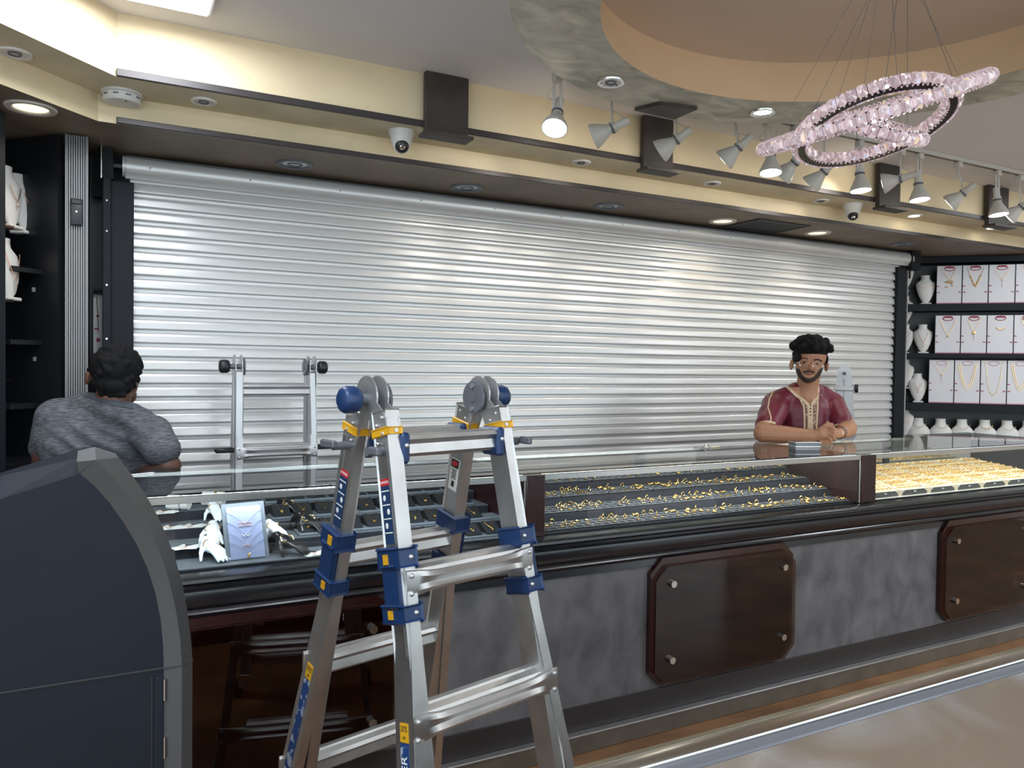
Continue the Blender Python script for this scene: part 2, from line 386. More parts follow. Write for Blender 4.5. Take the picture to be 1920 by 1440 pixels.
# dark square blocks hung across the upper strip
for i, (x0, x1) in enumerate(((1.133, 1.324), (2.23, 2.406), (3.90, 4.085), (4.944, 5.157))):
    b = thing('ceiling_block', 'dark brown square block on the bulkhead, %s from the left' % ORD[i], 'block', ((x0 + x1) / 2, 2.94, 2.245), 0, 'dark blocks along the bulkhead')
    MB().bx(x0, x1, 2.955, 2.984, 2.25, 2.503, 0.003).build('face_board', M_BLOCK, b)
    MB().bx(x0 - 0.02, x1 + 0.0, 2.90, 2.984, 2.235, 2.25, 0.002).build('bottom_plate', M_BLOCK, b)
bp = thing('ceiling_block', 'flat dark wedge-shaped block under the edge of the round ceiling ring', 'block', (1.99, 2.48, 2.33), 0)
poly = [atZ(x, y, 2.335) for x, y in ((1190, 208), (1237, 197), (1307, 206), (1264, 224))]
mb = MB(); a = [mb.bm.verts.new(p) for p in poly]; c = [mb.bm.verts.new((p.x, p.y, 2.3495)) for p in poly]
mb.bm.faces.new(a); mb.bm.faces.new(c[::-1])
for i in range(4): mb.bm.faces.new((a[i], a[(i + 1) % 4], c[(i + 1) % 4], c[i]))
mb.build('wedge_board', M_BLOCK, bp, smooth=None)

# LED panels
for i, (x, y, sx, sy, pw) in enumerate(LED_PANELS):
    lab = 'bright white led panel in the ceiling by the left corner' if i == 0 else 'added led panel brightening the right corner, outside the frame' if i == 1 else 'added square fill light panel, unseen, over the sales floor, panel %s' % NUM[i]
    t = thing('led_panel', lab, 'ceiling light', (x, y, CEIL_Z - 0.02), 0, 'ceiling led panels')
    MB().bx(x - sx / 2 - 0.012, x + sx / 2 + 0.012, y - sy / 2 - 0.012, y + sy / 2 + 0.012, CEIL_Z - 0.018, CEIL_Z).build('frame', M_WHITE, t)
    MB().bx(x - sx / 2, x + sx / 2, y - sy / 2, y + sy / 2, CEIL_Z - 0.022, CEIL_Z - 0.018).build('diffuser', M_LED, t)
    if i == 0:
        mb = MB()
        for a in range(8):
            for b in range(10): mb.bx(x - 0.125 + a * 0.034, x - 0.112 + a * 0.034, y - 0.26 + b * 0.055, y - 0.225 + b * 0.055, CEIL_Z - 0.0235, CEIL_Z - 0.022)
        tag(mb.build('led_chips', M_LEDROW, t, smooth=None), kind='stuff')

# recessed lights
def downlight(p, r, lit, label, cat='recessed light', group=None, deep=False, col=None):
    z = p.z; M = Matrix.Translation(p)
    t = thing('recessed_light', label, cat, p, 0, group)
    MB().lathe([(r * 0.66, 0.0), (r * 0.72, -0.006), (r * 0.95, -0.007), (r, -0.001), (r, 0.001), (r * 0.66, 0.001), (r * 0.66, 0.0)], M, 28).build('rim', col or M_WHITE, t)
    d = 0.03 if deep else 0.004
    if deep:
        MB().lathe([(r * 0.66, 0.0008), (r * 0.62, 0.004)], M, 28).build('cup', M_LAMPW, t)
    MB().lathe([(r * 0.66, -0.0015), (r * 0.4, -0.003), (0, -0.003)], M, 28).build('lens', lit or M_LENSD, t)
    if not lit:
        MB().lathe([(r * 0.42, -0.004), (r * 0.36, -0.008), (r * 0.30, -0.004)], M, 24).build('lens_ring', M_GPL, t)
    return t
G1 = 'small recessed lights along the upper soffit'
for i, (x, y, lit) in enumerate(((0.31, 3.112, 0), (1.986, 3.12, 0), (2.80, 3.12, 0), (3.616, 3.12, 0), (4.445, 3.12, 1), (5.253, 3.115, 1))):
    downlight(V((x, y, AZ)), 0.047, M_LENS if lit else None, 'small round %s recessed light on the upper soffit, %s from the left' % ('lit' if lit else 'unlit', ORD[i]), group=G1)
G2 = 'large recessed lights above the shutter'
for i, (x, y, lit) in enumerate(((-0.245, 3.17, 2), (0.719, 3.461, 0), (1.554, 3.475, 0), (2.393, 3.475, 0), (3.206, 3.475, 1), (3.985, 3.46, 1), (4.815, 3.46, 0))):
    p = V((x, y, BZ))
    lab = ('lit warm recessed light in the left corner soffit' if lit == 2 else 'large round %s recessed light just above the shutter, %s from the left' % ('warm lit' if lit else 'unlit', ORD[i - 1]))
    t = downlight(p, 0.082, M_WARMLED if lit else None, lab, group=G2, col=M_LAMPW if lit else M_GPL)
    if lit: spot_light('downlight_lamp', p + V((0, 0, -0.012)), (0, 0, -1), 5, WARM, 110, 0.8)
for i, (x, y, lit) in enumerate(((1.616, 2.346, 0), (2.338, 2.316, 1))):
    downlight(V((x, y, RING_Z)), 0.052, M_LENS if lit else None, 'chrome-rimmed small %s light set in the round ceiling ring' % ('lit' if lit else 'unlit'), group='small lights in the ceiling ring', col=M_STEEL)
# far-left recessed light partly behind the dark post
downlight(V((-0.27, 2.93, AZ)), 0.05, None, 'small round unlit light in the diagonal soffit at the far left')

acc = thing('access_panel', 'flat dark access panel on the soffit between the two warm lights', 'panel', (3.55, 3.5, BZ - 0.006))
MB().bx(3.34, 3.74, 3.32, 3.60, BZ - 0.005, BZ - 0.0005, 0.001).build('panel_board', M_DARK, acc)
for x0, x1, y0, y1 in ((3.33, 3.75, 3.31, 3.32), (3.33, 3.75, 3.60, 3.61), (3.33, 3.34, 3.32, 3.60), (3.74, 3.75, 3.32, 3.60)): MB().bx(x0, x1, y0, y1, BZ - 0.008, BZ - 0.0005).build('panel_edge', M_TRIM, acc)
# smoke detector
sd = thing('smoke_detector', 'round white smoke detector on the soffit at the left corner', 'smoke detector', (0.037, 3.17, AZ), 0)
Ms = Matrix.Translation((0.037, 3.17, AZ))
MB().lathe([(0.068, 0), (0.068, -0.008), (0.062, -0.010)], Ms, 32).build('base_plate', M_WHITE, sd)
MB().lathe([(0.064, -0.010), (0.064, -0.030), (0.058, -0.038), (0.0, -0.040)], Ms, 32).build('cover', M_WHITE, sd)
for k in range(10):
    a = 2 * PI * k / 10; MB().box((0.037 + 0.0645 * math.cos(a), 3.17 + 0.0645 * math.sin(a), AZ - 0.02), (0.004, 0.018, 0.004), Matrix.Rotation(a, 3, 'Z')).build('vent_slot', M_GPL, sd)
MB().cyl((0.05, 3.13, AZ - 0.041), (0.05, 3.13, AZ - 0.038), 0.004, None, 10).build('indicator', M_GPL, sd)

# dome cameras
def dome_cam(p, aim, label):
    t = thing('security_camera', label, 'security camera', p, 0, 'white dome cameras on the soffit')
    M = Matrix.Translation(p)
    MB().lathe([(0.054, 0), (0.055, -0.010), (0.050, -0.020), (0.036, -0.062), (0.026, -0.07), (0, -0.072)], M, 28).build('housing', M_WHITE, t)
    aim = V(aim).normalized(); c = p + V((0, 0, -0.056))
    b = MB().ell(c, 0.037, None, 24, 16).build('ball', M_WHITE, t)
    q = aim.to_track_quat('Z', 'Y').to_matrix().to_4x4()
    MB().lathe([(0.0, 0.040), (0.020, 0.038), (0.027, 0.031), (0.029, 0.022)], Matrix.Translation(c) @ q, 24).build('lens_window', M_BLK, t)
    MB().lathe([(0.0, 0.0425), (0.008, 0.042), (0.011, 0.039)], Matrix.Translation(c) @ q, 16).build('lens', M_CHROME, t)
dome_cam(V((1.079, 3.09, AZ)), (-0.2, -0.85, -0.55), 'white dome security camera beside the first dark block')
dome_cam(V((3.846, 3.09, AZ)), (-0.45, -0.55, -0.75), 'white dome security camera below the third dark block')

# ================================================================ roller shutter
SX0, SX1, SY, SS, SZ0 = 0.075, 5.06, 3.66, 0.0578, 2.0214
shut = thing('roller_shutter', 'closed white aluminium roller shutter of horizontal slats behind the counter', 'shutter', ((SX0 + SX1) / 2, SY, 0))
PROF = [(0.00, 0.000), (0.20, 0.0), (0.235, 0.0085), (0.27, 0.0112), (0.50, 0.0132), (0.80, 0.0160), (0.88, 0.0168), (0.93, 0.0160), (0.97, 0.0120), (1.0, 0.0020), (1.0, -0.003), (0.0, -0.003)]
mb = MB(); mid = (SX0 + SX1) / 2
row0 = [(SX0 - mid, -o, -t * SS) for t, o in PROF]; row1 = [(SX1 - mid, -o, -t * SS) for t, o in PROF]
mb.grid([row0, row1], closed_u=True); mb.bm.faces.new([mb.bm.verts.new(V(p)) for p in row0]); mb.bm.faces.new([mb.bm.verts.new(V(p)) for p in row1])
bmesh.ops.remove_doubles(mb.bm, verts=mb.bm.verts[:], dist=1e-6)
slat_me = mb.mesh('slat', 50); slat_me.materials.append(M_SHUT)
for k in range(-1, 35):
    o = bpy.data.objects.new('slat', slat_me); COL.objects.link(o); o.parent = shut
    o.location = (0, 0, SZ0 - SS * (k - 1))
mb = MB()
hp = [(-0.05, 2.168), (-0.045, 2.170)] + [(-0.045 - 0.030 * math.cos(a), 2.128 + 0.040 * math.sin(a)) for a in [math.radians(d) for d in (90, 60, 40, 20, 0, -20, -40, -60)]] + [(-0.055, 2.088), (-0.050, 2.076), (0.03, 2.076), (0.03, 2.168)]
mb.grid([[(x, SY + 0.02 + o, z) for o, z in hp] for x in (0.056, 5.13)], closed_u=True)
for x in (0.056, 5.13): mb.poly([(x, SY + 0.02 + o, z) for o, z in hp])
bmesh.ops.remove_doubles(mb.bm, verts=mb.bm.verts[:], dist=1e-6)
hood = mb.build('housing', M_SHUT, shut, smooth=35)
mb = MB()
for z in (2.1665, 2.160): mb.bx(0.056, 5.13, SY - 0.045, SY - 0.041, z, z + 0.0015)
mb.build('housing_seam', M_GPL, hood)
for k in range(13):
    MB().cyl((0.15 + k * 0.405, SY - 0.0555, 2.124), (0.15 + k * 0.405, SY - 0.050, 2.124), 0.0035, None, 8).build('rivet', M_GPL, hood)
for nm, x in (('end_cap', 0.050), ('end_cap', 5.136)):
    MB().cyl((x - 0.005, SY - 0.022, 2.125), (x + 0.005, SY - 0.022, 2.125), 0.043, None, 20).build(nm, M_SHUT, shut)
gl = MB().bx(-0.022, 0.088, SY - 0.06, SY + 0.03, 0, 2.055, 0.003).build('guide_rail', M_DARK, shut)
MB().bx(-0.028, 0.004, SY - 0.085, SY - 0.05, 0, 2.06, 0.003).build('guide_flange', M_DARK, gl)
for z in (1.965, 1.84, 1.62, 1.4):
    MB().cyl((-0.012, SY - 0.088, z), (-0.012, SY - 0.084, z), 0.004, None, 10).build('screw', M_CHROME, gl)
br = MB().bx(-0.03, 0.012, SY - 0.08, SY + 0.02, 2.055, BZ, 0.002).build('motor_bracket', M_DARK, shut)
MB().cyl((0.01, SY - 0.02, 2.125), (0.05, SY - 0.02, 2.125), 0.010, None, 12).build('shaft', M_GPL, br)
MB().bx(-0.034, -0.030, SY - 0.082, SY - 0.076, 2.055, BZ).build('bracket_edge', M_STEEL, br)
gr = MB().bx(5.000, 5.098, SY - 0.035, SY + 0.04, 0, 2.06, 0.003).build('guide_rail', M_DARK, shut)
MB().bx(5.098, 5.106, SY - 0.045, SY + 0.04, 0, 2.04, 0.001).build('edge_strip', M_ALUG, gr)
MB().bx(5.12, 5.22, SY - 0.06, SY + 0.03, 2.05, BZ, 0.003).build('motor_bracket', M_DARK, shut)
# ================================================================ the long counter
CX0, CX1, CYF, CYB, CTOP = -0.17, 4.53, 2.20, 2.80, 0.953
base = thing('long_counter', 'long grey plastered counter base with black mouldings and dark plinth', 'counter', ((CX0 + CX1) / 2, 2.5, 0))
MB().bx(CX0, CX1, CYF, CYB - 0.02, 0.15, 0.601).build('plaster_front', M_PLASTER, base)
MB().bx(CX0, CX1, CYF - 0.006, CYB - 0.02, 0.066, 0.15, 0.001).build('skirting', M_SKIRT, base)
pl = MB().bx(CX0, CX1, CYF - 0.032, CYB - 0.02, 0.0, 0.060, 0.002).build('plinth', M_PLINTH, base)
MB().bx(CX0, CX1, CYF - 0.036, CYF - 0.006, 0.060, 0.066, 0.001).build('plinth_edge', M_ALUG, pl)
mp = [(2.235, 0.735), (2.190, 0.735), (2.178, 0.730), (2.176, 0.722), (2.184, 0.716), (2.190, 0.712), (2.190, 0.704), (2.181, 0.698), (2.179, 0.690), (2.180, 0.662), (2.184, 0.655), (2.192, 0.651), (2.186, 0.645), (2.183, 0.637), (2.187, 0.629), (2.194, 0.625), (2.191, 0.602), (2.235, 0.602)]
mb = MB(); mb.grid([[(x, y, z) for y, z in mp] for x in (CX0 - 0.01, CX1 + 0.01)], closed_u=True)
for x in (CX0 - 0.01, CX1 + 0.01): mb.poly([(x, y, z) for y, z in mp])
mb.build('moulding', M_MOLD, base, smooth=28)
MB().bx(CX0, CX1, 2.235, CYB - 0.02, 0.601, 0.729).build('deck_box', M_DARK, base)
MB().bx(CX0, CX1, CYB - 0.02, CYB, 0.0, 0.93).build('back_board', M_MAHOG2, base)

# wood panels with smoked glass on steel stand-offs
def clip_poly(x0, x1, z0, z1, c): return [(x0 + c, z0), (x1 - c, z0), (x1, z0 + c), (x1, z1 - c), (x1 - c, z1), (x0 + c, z1), (x0, z1 - c), (x0, z0 + c)]
for x0, x1, lab in ((0.045, 0.753, 'clipped-corner mahogany panel with smoked glass behind the ladder legs'), (1.706, 2.412, 'clipped-corner mahogany panel with smoked glass at the middle of the counter front'), (3.355, 4.061, 'clipped-corner mahogany panel with smoked glass at the right frame edge')):
    t = thing('mahogany_plaque', lab, 'panel', ((x0 + x1) / 2, 2.19, 0.165), 0, 'smoked glass panels on the counter front')
    MB().prism(clip_poly(x0, x1, 0.165, 0.628, 0.052), (0, CYF, 0), (1, 0, 0), (0, 0, 1), 0.022).build('backing', M_MAHOG, t, smooth=None)
    MB().prism(clip_poly(x0 + 0.012, x1 - 0.002, 0.172, 0.600, 0.05), (0, 2.168, 0), (1, 0, 0), (0, 0, 1), 0.006).build('glass_plate', M_TINT, t, smooth=None)
    for sx in (x0 + 0.082, x1 - 0.072):
        for sz in (0.262, 0.537):
            s = MB().cyl((sx, 2.178, sz), (sx, 2.148, sz), 0.0125, None, 18).build('standoff', M_STEEL, t)

# glass top, one continuous slab with its steel front rail
top = thing('counter_glass_top', 'long reflective glass counter top with steel front rail', 'glass top', ((CX0 + CX1) / 2, 2.5, 0.93))
MB().bx(CX0, CX1, 2.242, CYB, CTOP - 0.009, CTOP, 0.001).build('glass_slab', M_TOPGLASS, top)
MB().bx(CX0, CX1, 2.246, 2.262, 0.924, CTOP - 0.0095, 0.001).build('front_rail', M_STEEL, top)
MB().bx(CX0, CX1, CYB - 0.03, CYB - 0.012, 0.930, CTOP - 0.0095, 0.001).build('back_rail', M_STEEL, top)

D0 = 0.729
def tier_z(k, rise): return D0 + 0.008 + rise * k
def showcase(x0, x1, label, ntier, depth, rise, tmat, pane=True):
    t = thing('showcase', label, 'showcase', ((x0 + x1) / 2, 2.5, D0), 0, 'glass showcases of the long counter')
    for k in range(ntier):
        y0 = 2.275 + depth * k
        y1 = y0 + depth if k < ntier - 1 else 2.765
        tr = MB().bx(x0 + 0.004, x1 - 0.004, y0, y1, D0 + 0.0005, tier_z(k, rise) - 0.002).build('tier', M_TIERD, t)
        MB().bx(x0 + 0.004, x1 - 0.004, y0 + 0.002, y1, tier_z(k, rise) - 0.002, tier_z(k, rise)).build('tier_top', tmat, tr)
    MB().bx(x0 + 0.001, x1 - 0.001, 2.250, 2.256, D0 + 0.006, 0.9235).build('front_pane', M_GLASS, t)
    MB().bx(x0 + 0.001, x1 - 0.001, 2.2655, 2.273, 0.928, 0.9425).build('led_strip', M_STRIP, t)
    return t
M_STRIP = emis('led_strip', (0.9, 0.95, 1.0), 3.0)
UN1 = (CX0, 1.233); UN2 = (1.305, 2.885); UN3 = (2.982, CX1)
sc1 = showcase(*UN1, 'left glass showcase holding display hands and pendants', 4, 0.125, 0.032, M_TIER)
sc2 = showcase(*UN2, 'middle glass showcase full of black ring trays', 4, 0.120, 0.034, M_TIERD)
sc3 = showcase(*UN3, 'right glass showcase with cream bangle pads', 1, 0.49, 0.0, M_LEATH)
for t, x0, x1 in ((sc1, 1.233, 1.305), (sc2, 2.885, 2.982)):
    d = MB().bx(x0, x0 + 0.03, 2.285, 2.775, D0, 0.943).build('end_panel', M_MAHOG2, t)
    MB().bx(x0, x1, 2.243, 2.285, D0 + 0.006, 0.9425, 0.002).build('stile', M_MAHOG2, t)
    MB().cyl((x0 - 0.004, 2.248, D0 + 0.008), (x0 - 0.004, 2.248, 0.923), 0.0035, None, 8).build('corner_bead', M_STEEL, t)
for t, (x0, x1) in ((sc2, UN2), (sc3, UN3)):
    w = (x1 - x0) / 2
    for j in range(2):
        MB().bx(x0 + w * j + 0.01, x0 + w * (j + 1) - 0.01, 2.768 + 0.004 * j, 2.772 + 0.004 * j, D0 + 0.005, 0.93).build('mirror_door', M_MIRROR, t)
    MB().bx(x0 + w - 0.02, x0 + w + 0.02, 2.760, 2.768, D0 + 0.005, 0.93).build('door_stile', M_DARK, t)
MB().bx(UN1[0], UN1[1], 2.768, 2.774, D0 + 0.005, 0.93).build('back_panel', M_DARK, sc1)
for x, L, pw, c in ((0.53, 1.3, 1.8, (0.78, 0.88, 1.0)), (2.09, 1.5, 3.4, (0.92, 0.96, 1.0)), (3.75, 1.5, 2.6, (1.0, 0.97, 0.90))):
    area_light('showcase_light', (x, 2.276, 0.925), L, 0.012, pw, c, (0, 0.75, -0.66), 150)

def on_tier(px, py, depth, rise, n):
    best = None
    for k in range(n):
        p = atZ(px, py, tier_z(k, rise)); y0 = 2.275 + depth * k; y1 = y0 + depth
        d = max(y0 - p.y, p.y - y1, 0)
        if best is None or d < best[0] - 1e-6: best = (d, p)
    return best[1]
T1 = lambda px, py: on_tier(px, py, 0.125, 0.032, 4)

# display hands
def hand_mesh(name):
    mb = MB()
    mb.ell((0, 0.012, 0.034), (0.020, 0.030, 0.014), Matrix.Rotation(math.radians(22), 3, 'X'), 14, 10)
    mb.rc((0.0, 0.035, 0.042), (0.002, 0.055, 0.030), 0.014, 0.012, 10); mb.rc((0.002, 0.055, 0.030), (0.002, 0.062, 0.006), 0.012, 0.013, 10)
    mb.chain([(-0.014, 0.018, 0.034), (-0.028, 0.002, 0.022), (-0.033, -0.008, 0.005)], [0.009, 0.006, 0.004], 8)
    for i, (dx, L) in enumerate(((-0.011, 0.9), (-0.003, 1.0), (0.005, 0.97), (0.013, 0.86))):
        mb.chain([(dx, -0.008, 0.031), (dx * 1.2 + 0.004, -0.026 * L - 0.006, 0.022), (dx * 1.3 + 0.008, -0.044 * L - 0.006, 0.0055)], [0.0066, 0.0055, 0.0036], 8)
    return remeshed(mb, name, 0.0022, 4)
hm_w = hand_mesh('white_display_hand'); hm_w.materials.append(mat('white_gloss', rgb(224, 228, 236), 0.25))
hm_b = hand_mesh('black_display_hand'); hm_b.materials.append(mat('black_gloss', (0.012, 0.011, 0.012), 0.2))
def bracelet_pts(z): return [(0.021 * math.cos(a), 0.004 + 0.012 * math.sin(a), 0.040 + 0.008 * math.sin(a) + 0.002 * math.cos(3 * a)) for a in [2 * PI * i / 20 for i in range(20)]]
mb = MB(); mb.tube(bracelet_pts(0), 0.0012, 5, closed=True); br_me = mb.mesh('gold_bracelet', 60); br_me.materials.append(M_GOLD)
for px, py, rz, s, blk, lab in ((398, 1050, 0.35, 1.15, 0, 'white porcelain display hand in front of the blue necklace board, nearest the glass'), (399, 1018, -0.1, 1.1, 0, 'white porcelain display hand left of the necklace board, second tier'), (403, 975, 0.1, 1.0, 0, 'white porcelain display hand furthest back, left of the necklace board'), (514, 1010, 0.3, 1.0, 0, 'white porcelain display hand peeking out right of the necklace board'),
                                  (541, 1040, 0.75, 1.2, 1, 'glossy black display hand right of the blue necklace board, nearest the glass'), (580, 998, 0.6, 1.15, 1, 'glossy black display hand draped with gold chain, beside the ladder rail'), (543, 965, 0.5, 1.0, 1, 'glossy black display hand with gold bracelet on the third tier')):
    p = T1(px, py)
    t = thing('display_hand', lab, 'display hand', p, rz, 'display hands in the left showcase'); t.scale = (s, s, s)
    o = bpy.data.objects.new('hand_form', hm_b if blk else hm_w); COL.objects.link(o); o.parent = t
    o = bpy.data.objects.new('bracelet', br_me); COL.objects.link(o); o.parent = t
# flat white card hands
def card_mesh():
    fing = [(-0.026, -0.008), (-0.044, 0.012), (-0.040, 0.018), (-0.022, 0.010), (-0.014, 0.016), (-0.020, 0.046), (-0.013, 0.048), (-0.005, 0.020), (-0.003, 0.052), (0.004, 0.052), (0.005, 0.020), (0.014, 0.048), (0.020, 0.045), (0.013, 0.014), (0.028, 0.030), (0.032, 0.025), (0.018, 0.000), (0.015, -0.028), (-0.018, -0.030)]
    mb = MB(); mb.prism(fing, (0, 0, 0), (1, 0, 0), (0, 1, 0), 0.0015); bmesh.ops.triangulate(mb.bm, faces=[f for f in mb.bm.faces if len(f.verts) > 4])
    return mb.mesh('card')
card_me = card_mesh(); card_me.materials.append(M_PAPER)
mb = MB(); mb.tube([(-0.018, -0.012, 0.003), (-0.008, 0.002, 0.003), (0.002, 0.008, 0.003), (0.010, 0.0, 0.003), (0.015, -0.014, 0.003)], 0.0008, 5); mb.ico((0.0, 0.008, 0.004), 0.0025); cb_me = mb.mesh('card_bracelet', 60); cb_me.materials.append(M_ROSE)
for px, py, rz, lab in ((356, 988, -1.3, 'flat white card hand on the third tier near the left end'), (317, 991, -1.2, 'flat white card hand half hidden by the grey machine, third tier'), (344, 1028, -1.35, 'flat white card hand on the second tier beside the grey machine'), (587, 1040, -1.1, 'flat white card hand lying by the black display hand at the ladder'), (303, 962, -1.2, 'flat white card hand at the far left of the top tier')):
    t = thing('card_hand', lab, 'display card', T1(px, py) + V((0, 0, 0.0005)), rz, 'flat card hands in the left showcase')
    for n, me in (('card', card_me), ('bracelet', cb_me)):
        o = bpy.data.objects.new(n, me); COL.objects.link(o); o.parent = t
# round bangle cushions at the back
for px, py, lab in ((335, 955, 'white bangle roll on a small dish at the back left'), (400, 948, 'round grey-white bangle cushion with gold band at the back')):
    p = T1(px, py)
    t = thing('bangle_cushion', lab, 'bangle stand', p, 0.3, 'bangle stands in the left showcase')
    MB().cyl(p + V((-0.03, 0.01, 0.024)), p + V((0.03, -0.02, 0.024)), 0.0235, None, 20).build('roll', M_LEATH, t)
    MB().cyl(p + V((0.006, -0.008, 0.024)), p + V((0.012, -0.011, 0.024)), 0.0255, None, 20).build('bangle', M_GOLD if px > 350 else M_SILV, t)

# blue-grey necklace board
c4 = [atY(x, y, Yv) for x, y, Yv in ((426, 1058, 2.315), (506, 1048, 2.315), (497, 939, 2.345), (411, 946, 2.345))]
bt = thing('necklace_board', 'blue-grey upright board with four pendant necklaces in the left showcase', 'display board', (c4[0] + c4[1]) / 2)
u = (c4[1] - c4[0]).normalized(); vv = ((c4[3] + c4[2]) / 2 - (c4[0] + c4[1]) / 2); H = vv.length; vv.normalize(); W = (c4[1] - c4[0]).length
nrm = u.cross(vv).normalized()
def bpt(a, b, d=0.0): return c4[0] + u * (a * W) + vv * (b * H) + nrm * d
def bbox_on(a0, a1, b0, b1, d0, d1): return MB().prism([(a0 * W, b0 * H), (a1 * W, b0 * H), (a1 * W, b1 * H), (a0 * W, b1 * H)], c4[0] + nrm * d0, u, vv, d1 - d0)
bbox_on(0, 1, 0, 1, -0.012, 0.0).build('frame', M_TRAY, bt, smooth=None)
bbox_on(0.10, 0.90, 0.06, 0.94, 0.0, 0.003).build('cushion', M_BOARDB, bt, smooth=None)
for i, (yt, yb) in enumerate(((0.86, 0.62), (0.70, 0.44), (0.52, 0.27), (0.36, 0.17))):
    ch = MB().tube([bpt(0.07, yt, 0.005), bpt(0.25, yt - 0.30 * (yt - yb), 0.006), bpt(0.5, yb, 0.006), bpt(0.75, yt - 0.30 * (yt - yb), 0.006), bpt(0.93, yt, 0.005)], 0.0006, 5).build('chain', M_SILV, bt)
    mb = MB()
    if i == 0:
        for a in range(7):
            for b in range(2): mb.ico(bpt(0.36 + a * 0.047, 0.66 - b * 0.05, 0.007), (0.0018, 0.0018, 0.003))
    elif i == 3:
        mb.ico(bpt(0.5, 0.10, 0.007), (0.0035, 0.003, 0.008)); mb.ico(bpt(0.54, 0.13, 0.007), 0.003)
    else:
        for a in range(5): mb.ico(bpt(0.42 + a * 0.04, yb + 0.01 - 0.02 * (a % 2), 0.007), (0.002, 0.002, 0.003))
    mb.build('pendant', M_ROSE if i in (0, 2) else (M_GOLD if i == 3 else M_SILV), ch)
MB().ico(bpt(0.52, -0.02, 0.008), 0.0055, 2).build('blue_bead', mat('blue_glass_bead', rgb(40, 120, 190), 0.15), bt)

# pendant pads on grey trays (left showcase, right half)
wp = [(0, 0), (0.066, 0), (0.066, 0.030), (0.056, 0.030), (0.0, 0.004)]
def pad_parts():
    mb = MB(); mb.prism(wp, (-0.028, -0.033, 0), (0, 1, 0), (0, 0, 1), 0.056)
    bmesh.ops.bevel(mb.bm, geom=mb.bm.edges[:], offset=0.0012, segments=1, affect='EDGES'); wd = mb.mesh('wedge', None); wd.materials.append(M_VELV)
    sl = lambda t: 0.004 + 0.026 * t / 0.056 + 0.0016
    chain = MB().tube([(-0.017, 0.021, sl(0.054)), (-0.010, 0.004, sl(0.037)), (-0.003, -0.009, sl(0.024)), (0.0, -0.011, sl(0.022)), (0.003, -0.009, sl(0.024)), (0.010, 0.004, sl(0.037)), (0.017, 0.021, sl(0.054))], 0.0009, 5).mesh('chain', 60); chain.materials.append(M_GOLD)
    ps = []
    for kind in range(3):
        mb = MB()
        if kind == 0: mb.ico((0, -0.016, sl(0.017) + 0.001), (0.0045, 0.006, 0.002))
        elif kind == 1: mb.tube([(0.006 * math.cos(a), -0.017 + 0.006 * math.sin(a), sl(0.016) + 0.001) for a in [2 * PI * i / 12 for i in range(12)]], 0.0012, 5, closed=True); mb.ico((0, -0.012, sl(0.02)), 0.002)
        else:
            for a in range(4): mb.ico((0.002 * (-1) ** a, -0.012 - 0.0035 * a, sl(0.02 - 0.003 * a) + 0.001), 0.0024)
        m = mb.mesh('pendant', 60); m.materials.append(M_GOLD); ps.append(m)
    peg = MB().cyl((-0.019, 0.022, 0.022), (-0.019, 0.022, 0.034), 0.003, None, 8).cyl((0.019, 0.022, 0.022), (0.019, 0.022, 0.034), 0.003, None, 8).mesh('peg', 40); peg.materials.append(M_BLK)
    return wd, chain, ps, peg
wedge_me, chain_me, pend_me, peg_me = pad_parts()
TIERN = ['front', 'second', 'third', 'top']
tray_me = MB().bx(-0.072, 0.072, -0.042, 0.042, 0, 0.007, 0.002).mesh('pendant_tray', None); tray_me.materials.append(M_TRAY)
for k, xs, n in ((0, 0.86, 5), (1, 0.56, 9), (2, 0.50, 10), (3, 0.50, 10)):
    y = 2.275 + 0.125 * k + 0.068; z = tier_z(k, 0.032)
    for j in range((n + 1) // 2):
        o = bpy.data.objects.new('pendant_tray', tray_me); COL.objects.link(o); o.location = (xs + 0.072 * (2 * j + 0.5), y - 0.004, z)
        tag(o, 'flat grey tray under pendant pads on the %s tier, %s from the left' % (TIERN[k], ORD[j]), 'tray', 'grey trays in the left showcase')
    for j in range(n):
        t = thing('pendant_pad', 'black wedge pad with gold pendant necklace, %s tier, %s from the left' % (TIERN[k], ORD[j]), 'jewellery pad', (xs + 0.072 * j, y + random.uniform(-.003, .003), z + 0.007), random.uniform(-.06, .06), 'pendant pads in the left showcase')
        for nm, me in (('wedge', wedge_me), ('chain', chain_me), ('pendant', pend_me[(j * 2 + k) % 3]), ('peg', peg_me)):
            o = bpy.data.objects.new(nm, me); COL.objects.link(o); o.parent = t

# ring trays of the middle showcase
TW, TD = 0.216, 0.106
tb = MB().bx(-TW / 2, TW / 2, -TD / 2, TD / 2, 0, 0.007).mesh('tray_base', None); tb.materials.append(M_VELV)
mb = MB()
for i in range(7):
    x = -TW / 2 + 0.001 + i * (TW - 0.002) / 6; mb.bx(x - 0.001, x + 0.001, -TD / 2, TD / 2, 0.007, 0.0086)
for i in range(4):
    y = -TD / 2 + 0.001 + i * (TD - 0.002) / 3; mb.bx(-TW / 2, TW / 2, y - 0.001, y + 0.001, 0.007, 0.0084)
tg = mb.mesh('tray_grid', None); tg.materials.append(mat('pale_grey_divider', rgb(132, 138, 144), 0.5))
ring_mes = []
def tor(R, r, n, m, upright):
    mb = MB(); mb.tube([(R * math.cos(a), 0, R * math.sin(a)) if upright else (R * math.cos(a), R * math.sin(a), 0) for a in [2 * PI * i / n for i in range(n)]], r, m, closed=True); return mb
a = tor(0.0075, 0.0015, 12, 5, True); a.ico((0, 0, 0.0088), 0.0028); ring_mes.append(('gold_ring', a.mesh('gold_ring', 60), 'ring'))
a = tor(0.0085, 0.0019, 12, 5, False); ring_mes.append(('gold_ring', a.mesh('gold_ring', 60), 'ring'))
a = MB()
